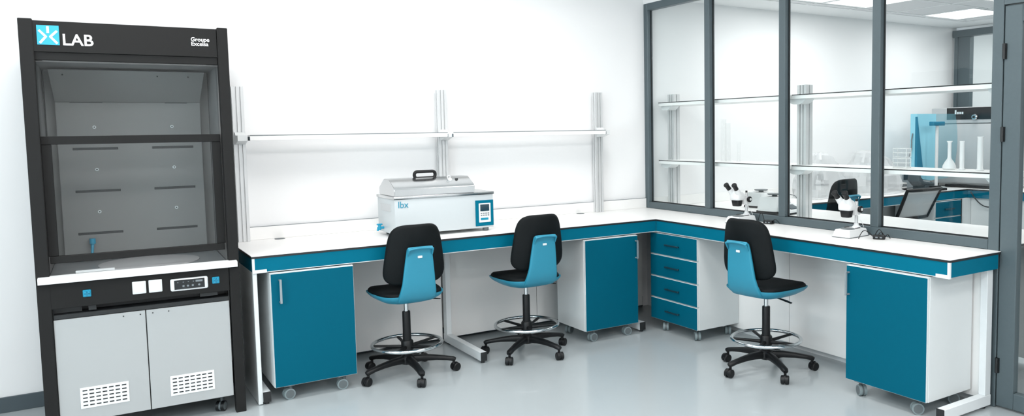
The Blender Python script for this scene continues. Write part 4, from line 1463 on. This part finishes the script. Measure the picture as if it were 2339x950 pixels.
tag(o, 'black cable drooping below the edge of the far bench', 'cable')


# stool and mesh chair of that room
s4 = copy_tree(stool)
s4['label'] = 'black and blue lab stool seen through the glass behind the end microscope'
s4.location = (1.30, -0.96, 0.0)
s4.rotation_euler = (0, 0, R(2))
for chd in s4.children:
    nm = chd.name.split('.')[0]
    if nm in ('seat', 'shell', 'backrest', 'mechanism', 'lever'):
        chd.location.z += 0.12
    elif nm == 'gas_piston':
        chd.scale.z = 2.5
        chd.location.z = -0.63
ch = thing('office_chair', 'office chair with black frame and pale mesh back behind the glass', 'chair', (2.09, -1.06, 0), R(-2))
b = MB()
zz0, zz1, yb0, yb1 = 0.765, 1.03, -0.24, -0.37
hw0, hw1 = 0.215, 0.235


def bp(u, v):
    z = zz0 + (zz1 - zz0) * v
    hw = hw0 + (hw1 - hw0) * v
    return (u * hw, yb0 + (yb1 - yb0) * v - 0.03 * (1 - u * u), z)


pts = [bp(-1, v / 6) for v in range(0, 7)] + [bp(u / 4, 1.0) for u in range(-3, 4)] + [bp(1, 1 - v / 6) for v in range(0, 7)] + [bp(-u / 4, 0.0) for u in range(-3, 4)]
b.tube(pts, 0.017, 8, True)
b.sweep([(0, -0.275, 0.775), (0, -0.26, 0.52), (0, -0.12, 0.43), (0, 0.0, 0.42)], [(0.09, 0.03), (0.08, 0.03), (0.08, 0.03), (0.08, 0.03)], side=(1, 0, 0))
b.build('back_frame', M['black'], ch, smooth=50)
b = MB()
nu, nv = 10, 10
for side in (0,):
    rings = []
    grid = [[Vector(bp(-0.97 + 1.94 * i / nu, 0.02 + 0.96 * j / nv)) for i in range(nu + 1)] for j in range(nv + 1)]
    vf = [[b.bm.verts.new(p) for p in row] for row in grid]
    vb = [[b.bm.verts.new(p + Vector((0, 0.006, 0))) for p in row] for row in grid]
    for j in range(nv):
        for i in range(nu):
            b.bm.faces.new((vf[j][i], vf[j][i + 1], vf[j + 1][i + 1], vf[j + 1][i]))
            b.bm.faces.new((vb[j][i], vb[j + 1][i], vb[j + 1][i + 1], vb[j][i + 1]))
b.build('mesh_back', M['meshback'], ch, smooth=60)
rings = []
for (sc, z) in ((0.9, 0.43), (1.0, 0.445), (1.0, 0.48), (0.93, 0.495), (0.3, 0.492)):
    rings.append([(x, y, z) for x, y in superell(0.24 * sc, 0.23 * sc, 4)])
MB().rings(rings).build('seat', M['blackpu'], ch, smooth=60)
for s in (-1, 1):
    b = MB().tube([(s * 0.20, 0.02, 0.44), (s * 0.27, 0.02, 0.46), (s * 0.28, 0.02, 0.62)], 0.014, 8)
    b.box(s * 0.28 - 0.035, -0.14, 0.62, s * 0.28 + 0.035, 0.12, 0.65, 0.010, 2)
    b.build('armrest', M['black'], ch)
MB().cyl((0, 0, 0.10), (0, 0, 0.43), 0.027, seg=18).build('column', M['black'], ch)
for k in range(5):
    a = R(72 * k + 20)
    c, s = math.cos(a), math.sin(a)
    MB().sweep([(0.0 * c, 0.0 * s, 0.105), (0.15 * c, 0.15 * s, 0.10), (0.30 * c, 0.30 * s, 0.08)], [(0.05, 0.05), (0.045, 0.036), (0.035, 0.025)], p=3).build('base_arm', M['black'], ch, smooth=50)
    b = MB().cyl((0.30 * c - 0.022 * s, 0.30 * s + 0.022 * c, 0.028), (0.30 * c + 0.022 * s, 0.30 * s - 0.022 * c, 0.028), 0.028, seg=18)
    b.cyl((0.30 * c, 0.30 * s, 0.03), (0.30 * c, 0.30 * s, 0.078), 0.009, seg=10)
    b.build('caster', M['black'], ch)
